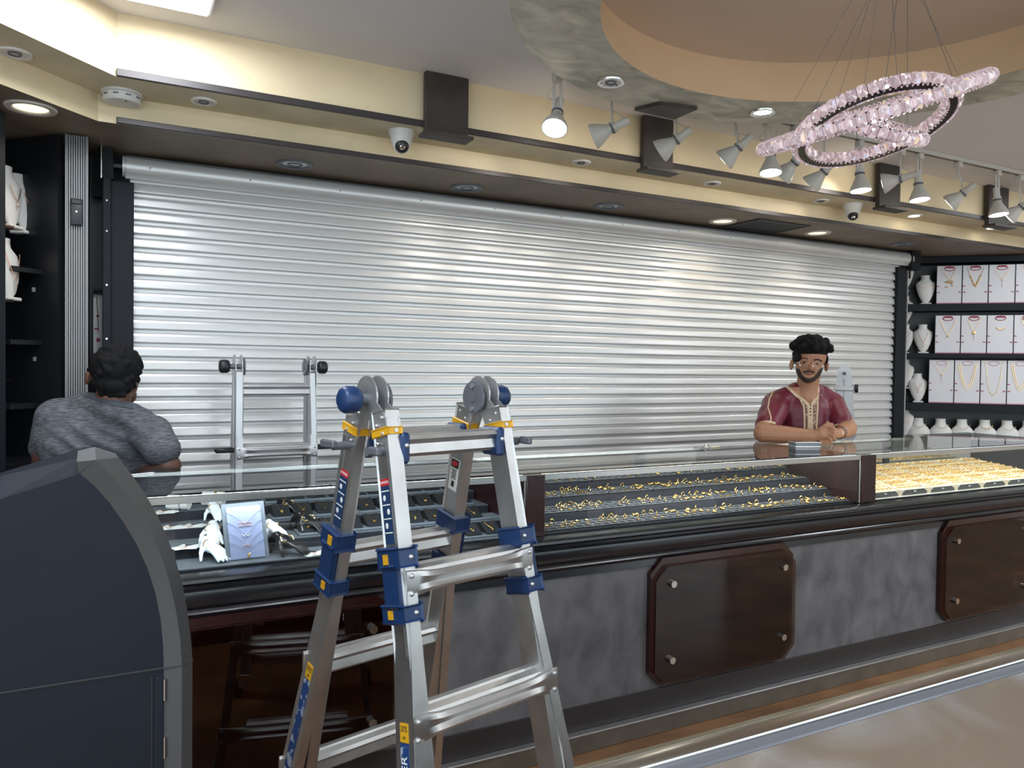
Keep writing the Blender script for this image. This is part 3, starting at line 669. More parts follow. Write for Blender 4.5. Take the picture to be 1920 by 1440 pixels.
for i in range(7): a.ico((random.uniform(-.014, .014), random.uniform(-.009, .009), random.uniform(0, .004)), random.uniform(.0035, .006))
a.tube([(-0.018, -0.004, 0.001), (-0.006, 0.008, 0.001), (0.008, 0.006, 0.002), (0.018, -0.005, 0.001)], 0.0016, 5); ring_mes.append(('gold_brooch', a.mesh('gold_brooch', 60), 'brooch'))
for n, me, c in ring_mes: me.materials.append(M_GOLD)
for k in range(4):
    y = 2.275 + 0.12 * k + 0.058; z = tier_z(k, 0.034)
    for j in range(7):
        x = UN2[0] + 0.012 + TW / 2 + j * 0.2215
        rowlab = ['front', 'second', 'third', 'back'][k]
        t = thing('ring_tray', 'black velvet ring tray with grey grid, %s row, %s from the left' % (rowlab, ORD[j]), 'ring tray', (x, y, z + 0.0002), 0, 'ring trays in the middle showcase')
        for nm, me in (('tray_base', tb), ('tray_grid', tg)):
            o = bpy.data.objects.new(nm, me); COL.objects.link(o); o.parent = t
        cells = [(c, r) for c in range(6) for r in range(3)]; random.shuffle(cells)
        for c, r in cells[:10]:
            big = (j >= 2 and random.random() < 0.30)
            nm, me, cat = ring_mes[2] if big else ring_mes[0 if random.random() < .7 else 1]
            o = bpy.data.objects.new(nm, me); COL.objects.link(o)
            up = me is ring_mes[0][1]
            o.location = (x - TW / 2 + TW * (c + .5) / 6, y - TD / 2 + TD * (r + .5) / 3, z + 0.0075 + (0.0092 if up else (0.0045 if big else 0.0021)))
            o.rotation_euler = (0, 0, random.uniform(-.6, .6))
            tag(o, 'small gold %s in the %s tray of the %s row, %s column, %s cell' % (cat, ORD[j], rowlab, ORD[c], ('front', 'middle', 'back')[r]), cat, 'gold rings and brooches in the %s tray of the %s row' % (ORD[j], rowlab))

# cream bangle pads of the right showcase
PW = 0.198
pw_prof = [(0, 0), (0, 0.026), (0.44, 0.075), (0.44, 0)]
mb = MB(); mb.prism(pw_prof, (-PW / 2 + 0.004, 0, 0), (0, 1, 0), (0, 0, 1), PW - 0.008); pad_me = mb.mesh('pad_body', None); pad_me.materials.append(M_LEATHC)
mb = MB(); mb.prism([(-0.088, 0.002), (0.088, 0.002), (0.088, 0.012), (0.066, 0.025), (-0.066, 0.025), (-0.088, 0.012)], (0, -0.0005, 0), (1, 0, 0), (0, 0, 1), 0.002); tab_me = mb.mesh('front_tab', None); tab_me.materials.append(mat('dark_grey_tab', rgb(74, 76, 76), 0.6))
mb = MB(); mb.bx(-0.008, 0.008, -0.0035, -0.0026, 0.014, 0.019); tl_me = mb.mesh('tab_sticker', None); tl_me.materials.append(M_PAPER)
rows = []
mb = MB()
for i in range(7): mb.tube([(-0.084 + 0.168 * q / 12, 0.004 * math.sin(q * 1.7 + i), 0.003 + 0.004 * abs(math.sin(q * 0.9 + i))) for q in range(13)], 0.0022, 5) if i < 2 else None
for i in range(9): mb.ico((-0.076 + i * 0.019, 0.004 * (-1) ** i, 0.006), (0.0055, 0.004, 0.0035))
bang_me = mb.mesh('bangle_row', 60); bang_me.materials.append(M_GOLD)
mb = MB()
for i in range(6): mb.tube([(-0.07 + i * 0.028 + 0.011 * math.cos(a), 0.009 * math.sin(a), 0.003 + 0.002 * math.sin(2 * a)) for a in [2 * PI * q / 10 for q in range(10)]], 0.0016, 5, closed=True)
bang2_me = mb.mesh('bangle_row', 60); bang2_me.materials.append(M_GOLD)
for j in range(7):
    x = UN3[0] + 0.03 + PW / 2 + j * 0.207
    t = thing('bangle_pad', 'cream sloped pad with dark front tab in the right showcase, %s from the left' % ORD[j], 'jewellery pad', (x, 2.292, D0 + 0.0085), 0, 'cream pads in the right showcase')
    for nm, me in (('pad_body', pad_me), ('front_tab', tab_me), ('tab_sticker', tl_me)):
        o = bpy.data.objects.new(nm, me); COL.objects.link(o); o.parent = t
    for q in range(12):
        yy = 0.03 + q * 0.034
        o = bpy.data.objects.new('gold_bracelet', bang_me if q % 3 else bang2_me); COL.objects.link(o)
        o.location = (x + random.uniform(-.004, .004), 2.292 + yy, D0 + 0.0085 + 0.026 + 0.111 * yy + 0.0003)
        o.rotation_euler = (math.atan(0.111), 0, random.uniform(-.06, .06) + PI * (q % 2))
        tag(o, 'gold bracelet laid across the %s cream pad, %s from the front' % (ORD[j], ORD[q]), 'bracelet', 'gold bracelets on the %s cream pad' % ORD[j])

# things on the glass top
kb = atZ(1508, 843, CTOP)
t = thing('jewellery_box', 'small dark two-layer box with silver edges on the glass counter top', 'box', kb, -0.35)
MB().bx(-0.058, 0.058, -0.032, 0.032, 0.0, 0.016, 0.001).build('lower_box', M_GPL, t, local=True)
MB().bx(-0.058, 0.058, -0.032, 0.032, 0.0185, 0.034, 0.001).build('upper_box', M_GPL, t, local=True)
MB().bx(-0.060, 0.060, -0.034, 0.034, 0.016, 0.0185).bx(-0.060, 0.060, -0.034, 0.034, 0.034, 0.0365).build('silver_edge', M_STEEL, t, local=True)
kk = atZ(1325, 840, CTOP)
t = thing('key_bunch', 'bunch of keys with a beige tag on the glass counter top', 'keys', kk, 0.2)
MB().tube([(0.012 * math.cos(a), 0.012 * math.sin(a), 0.0035 + 0.006 * (1 + math.sin(a))) for a in [2 * PI * i / 20 for i in range(20)]], 0.0015, 6, closed=True).build('key_ring', M_CHROME, t, local=True)
for i, an in enumerate((2.6, 3.1, 3.5)):
    R = Matrix.Rotation(an, 3, 'Z'); c = R @ V((0.035, 0, 0.004 + i * 0.003))
    MB().box(c, (0.05, 0.008, 0.0025), R).cyl(R @ V((0.018, 0, 0.0028 + i * 0.003)), R @ V((0.018, 0, 0.0052 + i * 0.003)), 0.011, None, 14).build('key', M_STEEL if i else M_BLK, t, local=True)
MB().box((0.045, -0.006, 0.004), (0.06, 0.018, 0.006), Matrix.Rotation(-0.15, 3, 'Z'), 0.002).build('key_tag', M_LEATHC, t, local=True)
tn = thing('tweezers', 'pair of pale tweezers on the counter by the grey-shirted man', 'tweezers', atZ(264, 890, CTOP), 0.4)
for s in (-1, 1): MB().bar((-0.045, s * 0.001, 0.003), (0.04, s * 0.006, 0.003), 0.004, 0.002).build('arm', M_PAPER, tn, local=True)

# ================================================================ near showcase at the lower right
nx0, nx1, ny0, ny1 = 0.34, 2.6, -0.35, 0.580
nt = thing('near_showcase', 'near glass-topped showcase with steel edge strip at the bottom right', 'showcase', ((nx0 + nx1) / 2, 0.1, 0))
MB().bx(nx0, nx1, ny0, ny1 - 0.03, 0.0, 0.70).build('body', M_DARK, nt)
MB().bx(nx0 + 0.01, nx1 - 0.01, ny0, ny1 - 0.04, 0.70, 0.705).build('deck', mat('dull_tan_deck', rgb(128, 110, 94), 0.5, col2=rgb(150, 150, 148), noise_scale=3.5), nt)
MB().bx(nx0, nx1, ny1 - 0.016, ny1 - 0.010, 0.705, 0.94).build('front_pane', M_GLASS, nt)
MB().bx(nx0, nx1, ny0, ny1 - 0.058, 0.941, 0.950, 0.0008).build('glass_slab', glass('near_glass', (0.75, 0.74, 0.72), 1.8, 0.12, 0.55, rgb(182, 184, 184), rgb(142, 126, 112)), nt)  # grey and brown mottled diffuse layer mixed into the glass
MB().bx(nx0, nx1, ny1 - 0.057, ny1 - 0.040, 0.930, 0.951, 0.002).build('gasket', M_GPL, nt)
MB().bx(nx0, nx1, ny1 - 0.040, ny1 - 0.018, 0.930, 0.954, 0.003, 2).build('edge_strip', M_STEEL, nt)
MB().bx(nx0, nx1, ny1 - 0.017, ny1, 0.938, 0.946, 0.001).build('glass_lip', glass('lip_glass', (0.72, 0.78, 0.72), 1.3, 0.2, 0.25, rgb(150, 140, 120)), nt)
# ================================================================ cash machine
AY = 1.25
atm = thing('cash_machine', 'dark navy freestanding cash machine seen from its side at lower left', 'cash machine', (-0.15, 1.45, 0))
inner_px = [(150, 888), (176, 910), (205, 942), (232, 980), (256, 1020), (276, 1064), (291, 1110), (301, 1160), (306, 1210), (307, 1253), (307, 1440)]
ridge_px = [(180, 862), (212, 893), (240, 930), (266, 968), (288, 1008), (306, 1052), (320, 1100), (331, 1150), (338, 1200), (341, 1247), (341, 1440)]
outer_px = [(222, 858), (247, 890), (272, 926), (295, 966), (314, 1008), (330, 1052), (343, 1100), (352, 1150), (358, 1200), (361, 1238), (361, 1440)]
def behind(p, dy, dx=0.0):                    # a point further back that stays below the front edge's sight line
    y = p.y + dy; return V((p.x + dx, y, EYE.z - (EYE.z - p.z) * (y / p.y) * 1.02))
P = lambda px, Y: [atY(x, y, Y) for x, y in px]
inn, rid = P(inner_px, AY), P(ridge_px, AY - 0.012)
out = P(outer_px, AY + 0.03)
for L in (inn, rid, out):                     # run straight down to the floor
    L[-1] = V((L[-2].x, L[-2].y, 0.02))
# side panel
tl = atY(-260, 1010, AY)
side = [V((tl.x, AY, 0.02)), V((tl.x, AY, atY(-260, 1018, AY).z)), atY(0, 936, AY), inn[0]] + inn[1:]
mb = MB(); a = [mb.bm.verts.new(p) for p in side]; b = [mb.bm.verts.new(p + V((0, 0.40, 0))) for p in side]
mb.bm.faces.new(a); mb.bm.faces.new(b[::-1])
for i in range(len(side)): mb.bm.faces.new((a[i], a[(i + 1) % len(side)], b[(i + 1) % len(side)], b[i]))
sp = mb.build('side_panel', M_ATM, atm, smooth=None)
seam = [atY(0, 1300, AY - 0.001), atY(305, 1254, AY - 0.001)]
sl = (seam[1].z - seam[0].z)
MB().bx(tl.x, inn[9].x - 0.0005, AY - 0.0012, AY + 0.001, inn[9].z - 0.0006, inn[9].z + 0.0010).build('panel_seam', M_BLK, sp)
MB().bx(tl.x, inn[9].x - 0.0005, AY - 0.0018, AY - 0.0005, inn[9].z + 0.0012, inn[9].z + 0.0018).build('seam_edge', M_ATMG, sp)
# top slope cover
q = [atY(-260, 985, AY), atY(0, 900, AY), atY(147, 866, AY)]
mb = MB(); mb.grid([[V((p.x, AY + 0.002, p.z)) for p in (V((tl.x, 0, side[1].z)), side[2], V((inn[0].x, 0, inn[0].z)))], [V((p.x, AY + 0.05, p.z)) for p in q], [behind(V((p.x, AY + 0.05, p.z)), 0.35) for p in q]])
mb.build('top_cover', M_ATM, atm, smooth=None)
# bezel: two facets and the front return
nb = len(inn)
ret = [behind(p, 0.36, -0.012) for p in out]; ret[-1].z = 0.02
inb = [p + V((0, 0.012, 0)) for p in inn]
mb = MB(); mb.grid([inb, inn, rid, out, ret])
cap = [inn[0] + V((-0.001, 0, 0)), atY(144, 866, AY - 0.004), atY(146, 845, AY + 0.02), atY(178, 838, AY + 0.03), atY(217, 850, AY + 0.045), out[0]]
capb = [behind(cap[2], 0.36), behind(cap[3], 0.36), behind(cap[4], 0.34), ret[0]]
mb.poly([cap[0], cap[1], rid[0]]); mb.poly([cap[1], cap[2], cap[3], rid[0]]); mb.poly([rid[0], cap[3], cap[4], out[0]])
mb.poly([cap[2], capb[0], capb[1], cap[3]]); mb.poly([cap[3], capb[1], capb[2], cap[4]]); mb.poly([cap[4], capb[2], capb[3], out[0]])
bmesh.ops.remove_doubles(mb.bm, verts=mb.bm.verts[:], dist=1e-5)
bz = mb.build('bezel', M_ATMG, atm, smooth=22)
z9 = rid[9].z
MB().tube([inn[9] + V((0, -0.001, 0)), rid[9] + V((0, -0.001, 0)), out[9] + V((0.0005, -0.001, 0))], 0.0008, 5).build('bezel_seam', M_BLK, bz)
# lower door with recess line and hinges
z0 = atY(290, 1270, AY).z
dr = MB().bx(atY(291, 1300, AY).x, inn[9].x - 0.001, AY - 0.0025, AY + 0.001, 0.05, z0, 0.0006).build('door_edge', M_ATM, atm)
MB().bx(atY(283, 1300, AY).x, atY(286, 1300, AY).x, AY - 0.0012, AY + 0.001, 0.05, z0 + 0.001).build('door_gap', M_BLK, atm)
for y0, y1 in ((1273, 1313), (1382, 1421)):
    MB().cyl(atY(309, y0, AY - 0.003), V((atY(309, y0, AY - 0.003).x, AY - 0.003, atY(309, y1, AY - 0.003).z)), 0.0022, None, 10).build('hinge', M_STEEL, atm)

# ================================================================ ladders
def text_mesh(s, size):
    cu = bpy.data.curves.new('t', 'FONT'); cu.body = s; cu.size = size; cu.extrude = 0.0002; cu.align_x = 'CENTER'; cu.align_y = 'CENTER'
    o = bpy.data.objects.new('t', cu); COL.objects.link(o)
    dg = bpy.context.evaluated_depsgraph_get(); me = bpy.data.meshes.new_from_object(o.evaluated_get(dg), depsgraph=dg)
    bpy.data.objects.remove(o); bpy.data.curves.remove(cu); return me

def ladder(name, label, loc, rotz, zc=1.288, w0=0.1427, w1=0.0228, t=0.235, s0=0.031, flare=0.085, knob=M_NAVY, clamp=M_NAVY, band=M_YEL, detail=True, alu=M_ALU, rungs=(0.145, 0.395, 0.645, 0.895, 1.145), fronts=(-1, 1), hmax=None, knobs=(-1, 1)):
    """multi-position ladder: local x = hinge axis, local y = spread, built around the hinge centre"""
    L = thing(name, label, 'ladder', loc, rotz)
    H = hmax or zc
    def rp(sx, sy, h, fl=True, off=0.0, d=0.0): return V((sx * (w0 + w1 * h + (flare * max(0, h - .45) if fl else 0) + off), sy * (s0 + t * h + d), zc - h))
    def B(mb, nm, m, par=None, smooth=30): return mb.build(nm, m, par or L, smooth=smooth, local=True)
    for sx in (-1, 1):
        # hinge plates, knob and spacer discs
        hz = 0.052
        for k, xo in enumerate((-0.013, 0.013)):
            poly = []
            for a in range(-60, 241, 15):
                poly.append((0.040 * math.cos(math.radians(a)), zc - hz + 0.006 + 0.042 * math.sin(math.radians(a))))
            left = [rp(sx, -1, 0.085), rp(sx, -1, 0.13)]; 
            pl = [(p[0], p[1]) for p in poly]
            lo = s0 + t * 0.085; hi = s0 + t * 0.14
            outline = [(hi + 0.026, zc - 0.145), (lo + 0.027, zc - 0.085)] + [(x, z) for x, z in pl if z > zc - 0.062] + [(-lo - 0.027, zc - 0.085), (-hi - 0.026, zc - 0.145), (-hi + 0.024, zc - 0.148), (-0.020, zc - 0.100), (-0.008, zc - 0.088), (0.008, zc - 0.088), (0.020, zc - 0.100), (hi - 0.024, zc - 0.148)]
            x0 = sx * (w0 + 0.003) + xo
            B(MB().prism(outline, (x0, 0, 0), (0, 1, 0), (0, 0, 1), 0.004 * (1 if True else 1)), 'hinge_plate', M_ALUG, None, None)
        cx = sx * (w0 + 0.003)
        B(MB().cyl((cx - sx * 0.030, 0, zc - hz), (cx + sx * 0.034, 0, zc - hz), 0.011, None, 14), 'hinge_pin', M_GPL)
        dk = B(MB().cyl((cx - sx * 0.022, 0, zc - hz), (cx - sx * 0.028, 0, zc - hz), 0.036, None, 24), 'hinge_disc', M_GPL)
        B(MB().cyl((cx - sx * 0.029, 0, zc - hz + 0.026), (cx - sx * 0.033, 0, zc - hz + 0.026), 0.006, None, 10), 'bolt', M_ALUG, dk)
        B(MB().cyl((cx - sx * 0.029, 0, zc - hz - 0.026), (cx - sx * 0.033, 0, zc - hz - 0.026), 0.006, None, 10), 'bolt', M_ALUG, dk)
        kM = Matrix.Translation((cx + sx * 0.030, 0, zc - hz)) @ Matrix.Rotation(sx * PI / 2, 4, 'Y')
        mb = MB().lathe([(0.0, 0.0), (0.020, 0.0), (0.0250, 0.004), (0.0275, 0.010), (0.0275, 0.029), (0.025, 0.036), (0.019, 0.040), (0.0, 0.041)], kM, 10)
        if sx in knobs: B(mb, 'lock_knob', knob, None, 40)
        for sy in (-1, 1):
            top_, bot = rp(sx, sy, 0.075, False), rp(sx, sy, min(H, 0.98), False)
            d = (bot - top_).normalized()
            sd = V((0, 1, 0)); sd = (sd - d * sd.dot(d)).normalized()
            ax = sd.cross(d)
            r = B(MB().bar(top_, bot, 0.050, 0.026, sd, 0.003), 'inner_rail', alu)
            # outer rail with flare
            o0 = rp(sx, sy, 0.335, True, 0.006); o1 = rp(sx, sy, 0.47, True, 0.006); o2 = rp(sx, sy, H - 0.02, True, 0.006)
            mb = MB()
            for p0, p1 in ((o0, o1), (o1, o2)):
                dd = (p1 - p0).normalized(); s2 = V((0, 1, 0)); s2 = (s2 - dd * s2.dot(dd)).normalized(); n2 = s2.cross(dd)
                mb.bar(p0, p1, 0.058, 0.0035, s2)                                   # web
                mb_off = n2 * 0.0
            rail_o = B(mb, 'outer_rail', alu)
            mb = MB()
            for p0, p1 in ((o0, o1), (o1, o2)):
                dd = (p1 - p0).normalized(); s2 = V((0, 1, 0)); s2 = (s2 - dd * s2.dot(dd)).normalized()
                for e in (-1, 1):
                    off = s2 * (e * 0.0275) + V((-sx * 0.010, 0, 0))
                    mb.bar(p0 + off, p1 + off, 0.0035, 0.022, s2)
            B(mb, 'rail_flange', alu, rail_o)
            mb = MB()
            for j in range(3):
                for p0, p1 in ((top_ + d * 0.06, bot),):
                    off = sd * (sy * (0.012 + 0.005 * j)) + V((sx * 0.0134, 0, 0))
                    mb.bar(p0 + off, p1 + off, 0.003, 0.0016, sd)
            B(mb, 'rail_rib', alu, r)
            B(MB().box(rp(sx, sy, H - 0.03, True, 0.006), (0.034, 0.066, 0.06), None, 0.004), 'rubber_foot', M_BLK)
            if detail:
                hb = rp(sx, sy, 0.125, False)
                q = Matrix((V((1, 0, 0)), (sd), -d)).transposed() if False else d.to_track_quat('Z', 'Y').to_matrix()
                R = Matrix((ax, sd, d)).transposed()
                bd = B(MB().box(rp(sx, sy, 0.115, False), (0.033, 0.057, 0.014), R, 0.002), 'yellow_band', band)
                B(MB().cyl(rp(sx, sy, 0.115, False) - V((sx * 0.002, 0, 0)) + sd * (-sy * -0.028), rp(sx, sy, 0.115, False) + sd * (sy * 0.031) - V((sx * 0.002, 0, 0)), 0.0045, None, 10), 'rivet', M_ALUG, bd)
                # blue bracket at the top of the outer rail
                for hh, hl in ((0.352, 0.036), (0.452, 0.030)):
                    bk = B(MB().box(rp(sx, sy, hh, True, 0.004), (0.044, 0.066, hl), R, 0.004), 'bracket', clamp)
                    B(MB().box(rp(sx, sy, hh, True, 0.0275) - sd * (sy * 0.006), (0.002, 0.014, hl * 0.5), R, 0.0008), 'yellow_mark', band, bk)
                    B(MB().ell(rp(sx, sy, hh, True, -0.004) + sd * (sy * 0.034), 0.005, None, 10, 8), 'rivet', M_ALUG, bk)
                B(MB().box(rp(sx, sy, 0.402, True, 0.020), (0.012, 0.040, 0.075), R, 0.004), 'bracket_web', clamp)
                # lock bar through the rail
                c = rp(sx, sy, 0.150, False)
                for e in (-1, 1):
                    pass
                B(MB().cyl(c, c + V((sx * 0.050, 0, 0)), 0.0085, None, 14), 'lock_pin', M_GPL)
                B(MB().bar(c + V((sx * 0.050, -0.010 * 1, 0.004)), c + V((sx * 0.050, sy * 0.045, 0.004)), 0.016, 0.012, (0, 0, 1), 0.003), 'lock_handle', M_GPL)
                mb = MB()
                for q_, (a_, b_) in enumerate(((0.088, 0.012), (0.100, -0.010), (0.118, 0.010), (0.135, -0.012))):
                    mb.ell(rp(sx, sy, a_, False, 0.0165) + sd * (b_ * sy), 0.004, None, 8, 6); mb.ell(rp(sx, sy, a_, False, -0.0115) + sd * (b_ * sy), 0.004, None, 8, 6)
                B(mb, 'rivet', M_ALUG, r)
    for sy in fronts:
        for i, h in enumerate(rungs):
            if h > H - 0.05: continue
            # inner rung: ribbed extrusion
            a, b = rp(-1, sy, h - 0.004, False, -0.013), rp(1, sy, h - 0.004, False, -0.013)
            zz = V((0, 0, 1))
            mb = MB(); K = 1.3; prof = [(y_ * K, z_ * K) for y_, z_ in ((-0.018, 0.016), (-0.004, 0.018), (0.0, 0.012), (0.004, 0.018), (0.018, 0.016), (0.021, 0.010), (0.013, 0.002), (0.016, -0.012), (0.008, -0.018), (-0.008, -0.018), (-0.016, -0.012), (-0.013, 0.002), (-0.021, 0.010))]
            mb.grid([[p + V((0, y, z)) for y, z in prof] for p in (a, b)], closed_u=True); mb.poly([a + V((0, y, z)) for y, z in prof]); mb.poly([b + V((0, y, z)) for y, z in prof])
            B(mb, 'rung', alu, None, 25)
            if i >= 1:
                # outer rung: flattened riveted ends on the outer face
                a = rp(-1, sy, h, True, 0.010, 0.031); b = rp(1, sy, h, True, 0.010, 0.031); rowz = []
                N = 12
                for q in range(N + 1):
                    f = q / N; p = a.lerp(b, f); e = min(1, min(f, 1 - f) / 0.22); e = e * e * (3 - 2 * e)
                    hh = 0.026 - 0.008 * e; dp = 0.004 + 0.026 * e; bow = 0.010 * e
                    y = lambda v: sy * v
                    rowz.append([p + V((0, y(0.001), hh)), p + V((0, y(-dp * .4), hh + 0.001)), p + V((0, y(-dp), hh * .8)), p + V((0, y(-dp), -hh * .6)), p + V((0, y(-dp * .4), -hh)), p + V((0, y(0.001), -hh)), p + V((0, y(0.006 * e + .002), -hh * .55)), p + V((0, y(0.003 - 0.004 * e), -hh * .1)), p + V((0, y(0.006 * e + .002), hh * .6))])
                mb = MB(); mb.grid(rowz, closed_u=True); mb.poly(rowz[0]); mb.poly(rowz[-1])
                g = B(mb, 'outer_rung', alu, None, 35)
                for p, e in ((a, 1), (b, -1)):
                    for dz in (-0.017, 0.017): B(MB().ell(p + V((e * 0.010, sy * 0.004, dz)), (0.005, 0.004, 0.005), None, 10, 8), 'rivet', M_ALUG, g)
            elif detail:
                for sx in (-1, 1):
                    cb = B(MB().box(rp(sx, sy, h, False, -0.022), (0.022, 0.062, 0.062), None, 0.006), 'rung_clamp', clamp)
                    B(MB().ell(rp(sx, sy, h - 0.006, False, -0.022) + V((0, sy * 0.032, 0)), 0.005, None, 10, 8), 'rivet', M_ALUG, cb)
    return L, rp

psi = math.radians(14.3)
lad, rp = ladder('folding_ladder', 'large silver folding ladder with navy knobs and brackets in front of the counter', (0.6116, 1.55, 0), psi)
def local_part(mb, nm, m, par, smooth=None): return mb.build(nm, m, par, smooth=smooth, local=True)
# stickers on the outward faces of the left rails
def sticker(sx, sy, h0, h1, w, m, nm, off, lat=0.0, fl=False, par=None):
    a, b = rp(sx, sy, h0, fl, off), rp(sx, sy, h1, fl, off); d = (b - a).normalized(); sd = V((0, 1, 0)); sd = (sd - d * sd.dot(d)).normalized()
    mb = MB().bar(a + sd * lat, b + sd * lat, w, 0.0010, sd); return mb.build(nm, m, par or lad, smooth=None, local=True), a + sd * lat, d, sd
def place_text(s, size, p, xdir, ydir, m, par, nm='lettering'):
    me = text_mesh(s, size); x = V(xdir).normalized(); y = V(ydir).normalized(); z = x.cross(y)
    me.transform(Matrix(((x.x, y.x, z.x, p.x), (x.y, y.y, z.y, p.y), (x.z, y.z, z.z, p.z), (0, 0, 0, 1))))
    return link(nm, me, m, par)
M_REDL = mat('label_red', rgb(196, 40, 48), 0.5)
for sy, lat in ((-1, 0.004), (1, -0.002)):
    st, p, d, sd = sticker(-1, sy, 0.215, 0.325, 0.030, M_NAVYL, 'warning_label', 0.0140, lat)
    hd, p2, d2, sd2 = sticker(-1, sy, 0.203, 0.216, 0.030, M_REDL, 'label_header', 0.0141, lat, par=st)
    mid = (rp(-1, sy, 0.2095, False, 0.0148)) + sd * lat
    place_text('DANGER', 0.0072, mid, -sd, -d, M_PAPER, st)
    mb = MB()
    for i in range(4):
        c = rp(-1, sy, 0.226 + i * 0.026, False, 0.0147) + sd * lat
        mb.box(c, (0.0005, 0.026, 0.0022), Matrix((sd.cross(d), sd, d)).transposed())
    for i in range(3):
        c = rp(-1, sy, 0.239 + i * 0.026, False, 0.0147) + sd * (lat + 0.005 * (-1) ** i)
        mb.ell(c, (0.0005, 0.005, 0.006), None, 8, 6)
    mb.build('label_print', M_PAPER, st, local=True)
    # capacity label and long blue band lower down
    s2, p, d, sd = sticker(-1, sy, 0.640, 0.672, 0.026, M_YEL, 'capacity_label', 0.0085, 0.0, True)
    place_text('375', 0.014, rp(-1, sy, 0.650, True, 0.0095), -sd, -d, M_INK, s2)
    place_text('LBS', 0.006, rp(-1, sy, 0.664, True, 0.0095), -sd, -d, M_INK, s2)
    s3, p, d, sd = sticker(-1, sy, 0.674, 1.05, 0.026, mat('scuffed_blue_label', rgb(24, 58, 112), 0.5, col2=rgb(150, 160, 175), noise_scale=45, ramp=(0.56, 0.6)), 'brand_band', 0.0085, 0.0, True)
    if sy < 0: place_text('WERNER', 0.026, rp(-1, sy, 0.745, True, 0.0095), -d, sd, M_PAPER, s3)
# danger sticker on the inner face of the rear right rail
a = rp(1, 1, 0.20, False, -0.0140); b = rp(1, 1, 0.275, False, -0.0140); d = (b - a).normalized(); sd = V((0, 1, 0)); sd = (sd - d * sd.dot(d)).normalized()
st = MB().bar(a, b, 0.032, 0.001, sd).build('white_label', M_PAPER, lad, smooth=None, local=True)
MB().bar(a + d * 0.002 + V((-0.0006, 0, 0)), a + d * 0.022 + V((-0.0006, 0, 0)), 0.028, 0.001, sd).build('label_header', M_INK, st, smooth=None, local=True)
MB().ell(a + d * 0.012 + V((-0.0013, 0, 0)), (0.0004, 0.011, 0.006), None, 14, 8).build('label_oval', M_REDL, st, local=True)
mb = MB()
for i in range(7): mb.box(a + d * (0.027 + 0.0035 * i) + V((-0.0007, 0, 0)), (0.0004, 0.02 - 0.003 * (i % 3), 0.0016), Matrix((sd.cross(d), sd, d)).transposed())
mb.box(a + d * 0.062 + V((-0.0007, 0, 0)), (0.0004, 0.010, 0.014), Matrix((sd.cross(d), sd, d)).transposed())
mb.build('label_print', M_INK, st, local=True)
# thin label on the rear top rung
MB().box(rp(0, 1, 0.138, False) + V((-0.09, -0.0225, 0.006)), (0.055, 0.0006, 0.010)).build('rung_label', M_PAPER, lad, smooth=None, local=True)

# two more ladders standing behind the counter
hp = atY(515, 700, 3.30)
lad2, _ = ladder('folding_ladder', 'grey folding ladder with black knobs standing behind the counter at left', (hp.x, 3.30, 0), 0.02, zc=1.345, w0=0.146, w1=0.012, t=0.07, s0=0.012, flare=0.0, knob=M_BLK, clamp=M_BLK, detail=False, alu=M_ALUG, rungs=(0.150, 0.40, 0.65, 0.90))
for s in (-1, 1): MB().box((s * 0.20, -0.02, 0.955), (0.075, 0.03, 0.02), None, 0.006).build('lock_lever', M_BLK, lad2, local=True)
hp = atY(1583, 712, 3.42)
lad3, _ = ladder('folding_ladder', 'grey folding ladder half hidden behind the man in maroon', (hp.x, 3.42, 0), 0.684, zc=1.345, w0=0.150, w1=0.012, t=0.06, s0=0.014, flare=0.0, knob=M_BLK, clamp=M_BLK, detail=False, alu=M_ALUG, rungs=(0.165, 0.42, 0.68, 0.93), knobs=())
MB().box((-0.17, 0, 1.20), (0.03, 0.12, 0.03), None, 0.004).build('cross_bar', M_ALUG, lad3, local=True)
MB().cyl((-0.17, -0.060, 1.20), (-0.17, -0.080, 1.20), 0.026, None, 20).build('lock_knob', M_BLK, lad3, local=True)
# ================================================================ right corner display
RO = V((5.384, 3.866, 0)); RZ = -PI / 4
RNn = (1, 1, 0)
def RDp(px, py, off=0.0): return atP(px, py, (9.25 + off * math.sqrt(2), 0, 0), RNn)
cabR = thing('display_cabinet', 'tall black corner cabinet with shelves of necklace displays at right', 'cabinet', RO, RZ)
def LB(mb, nm, m, par, smooth=30): return mb.build(nm, m, par, smooth=smooth, local=True)
LB(MB().bx(-0.35, 1.35, 0.14, 0.16, 0.0, 2.17), 'back_panel', M_DARKER, cabR)
LB(MB().bx(-0.35, 1.35, -0.02, 0.14, 2.135, 2.18), 'header', M_DARK, cabR)
for z, th in ((1.826, 0.055), (1.452, 0.035), (1.076, 0.06)): LB(MB().bx(-0.02, 1.35, -0.03, 0.14, z - th, z, 0.002), 'shelf', M_DARK, cabR)
LB(MB().bx(-0.25, 1.35, -0.06, 0.14, 0.0, 0.806, 0.002), 'base_unit', M_DARKER, cabR)
LB(MB().bx(1.33, 1.35, -0.03, 0.14, 0.806, 2.135), 'side_panel', M_DARK, cabR)
for z in (1.93, 1.67, 1.45, 1.18): LB(MB().bx(-0.20, 0.028, 0.01, 0.14, z - 0.012, z, 0.001), 'small_shelf', M_DARK, cabR)

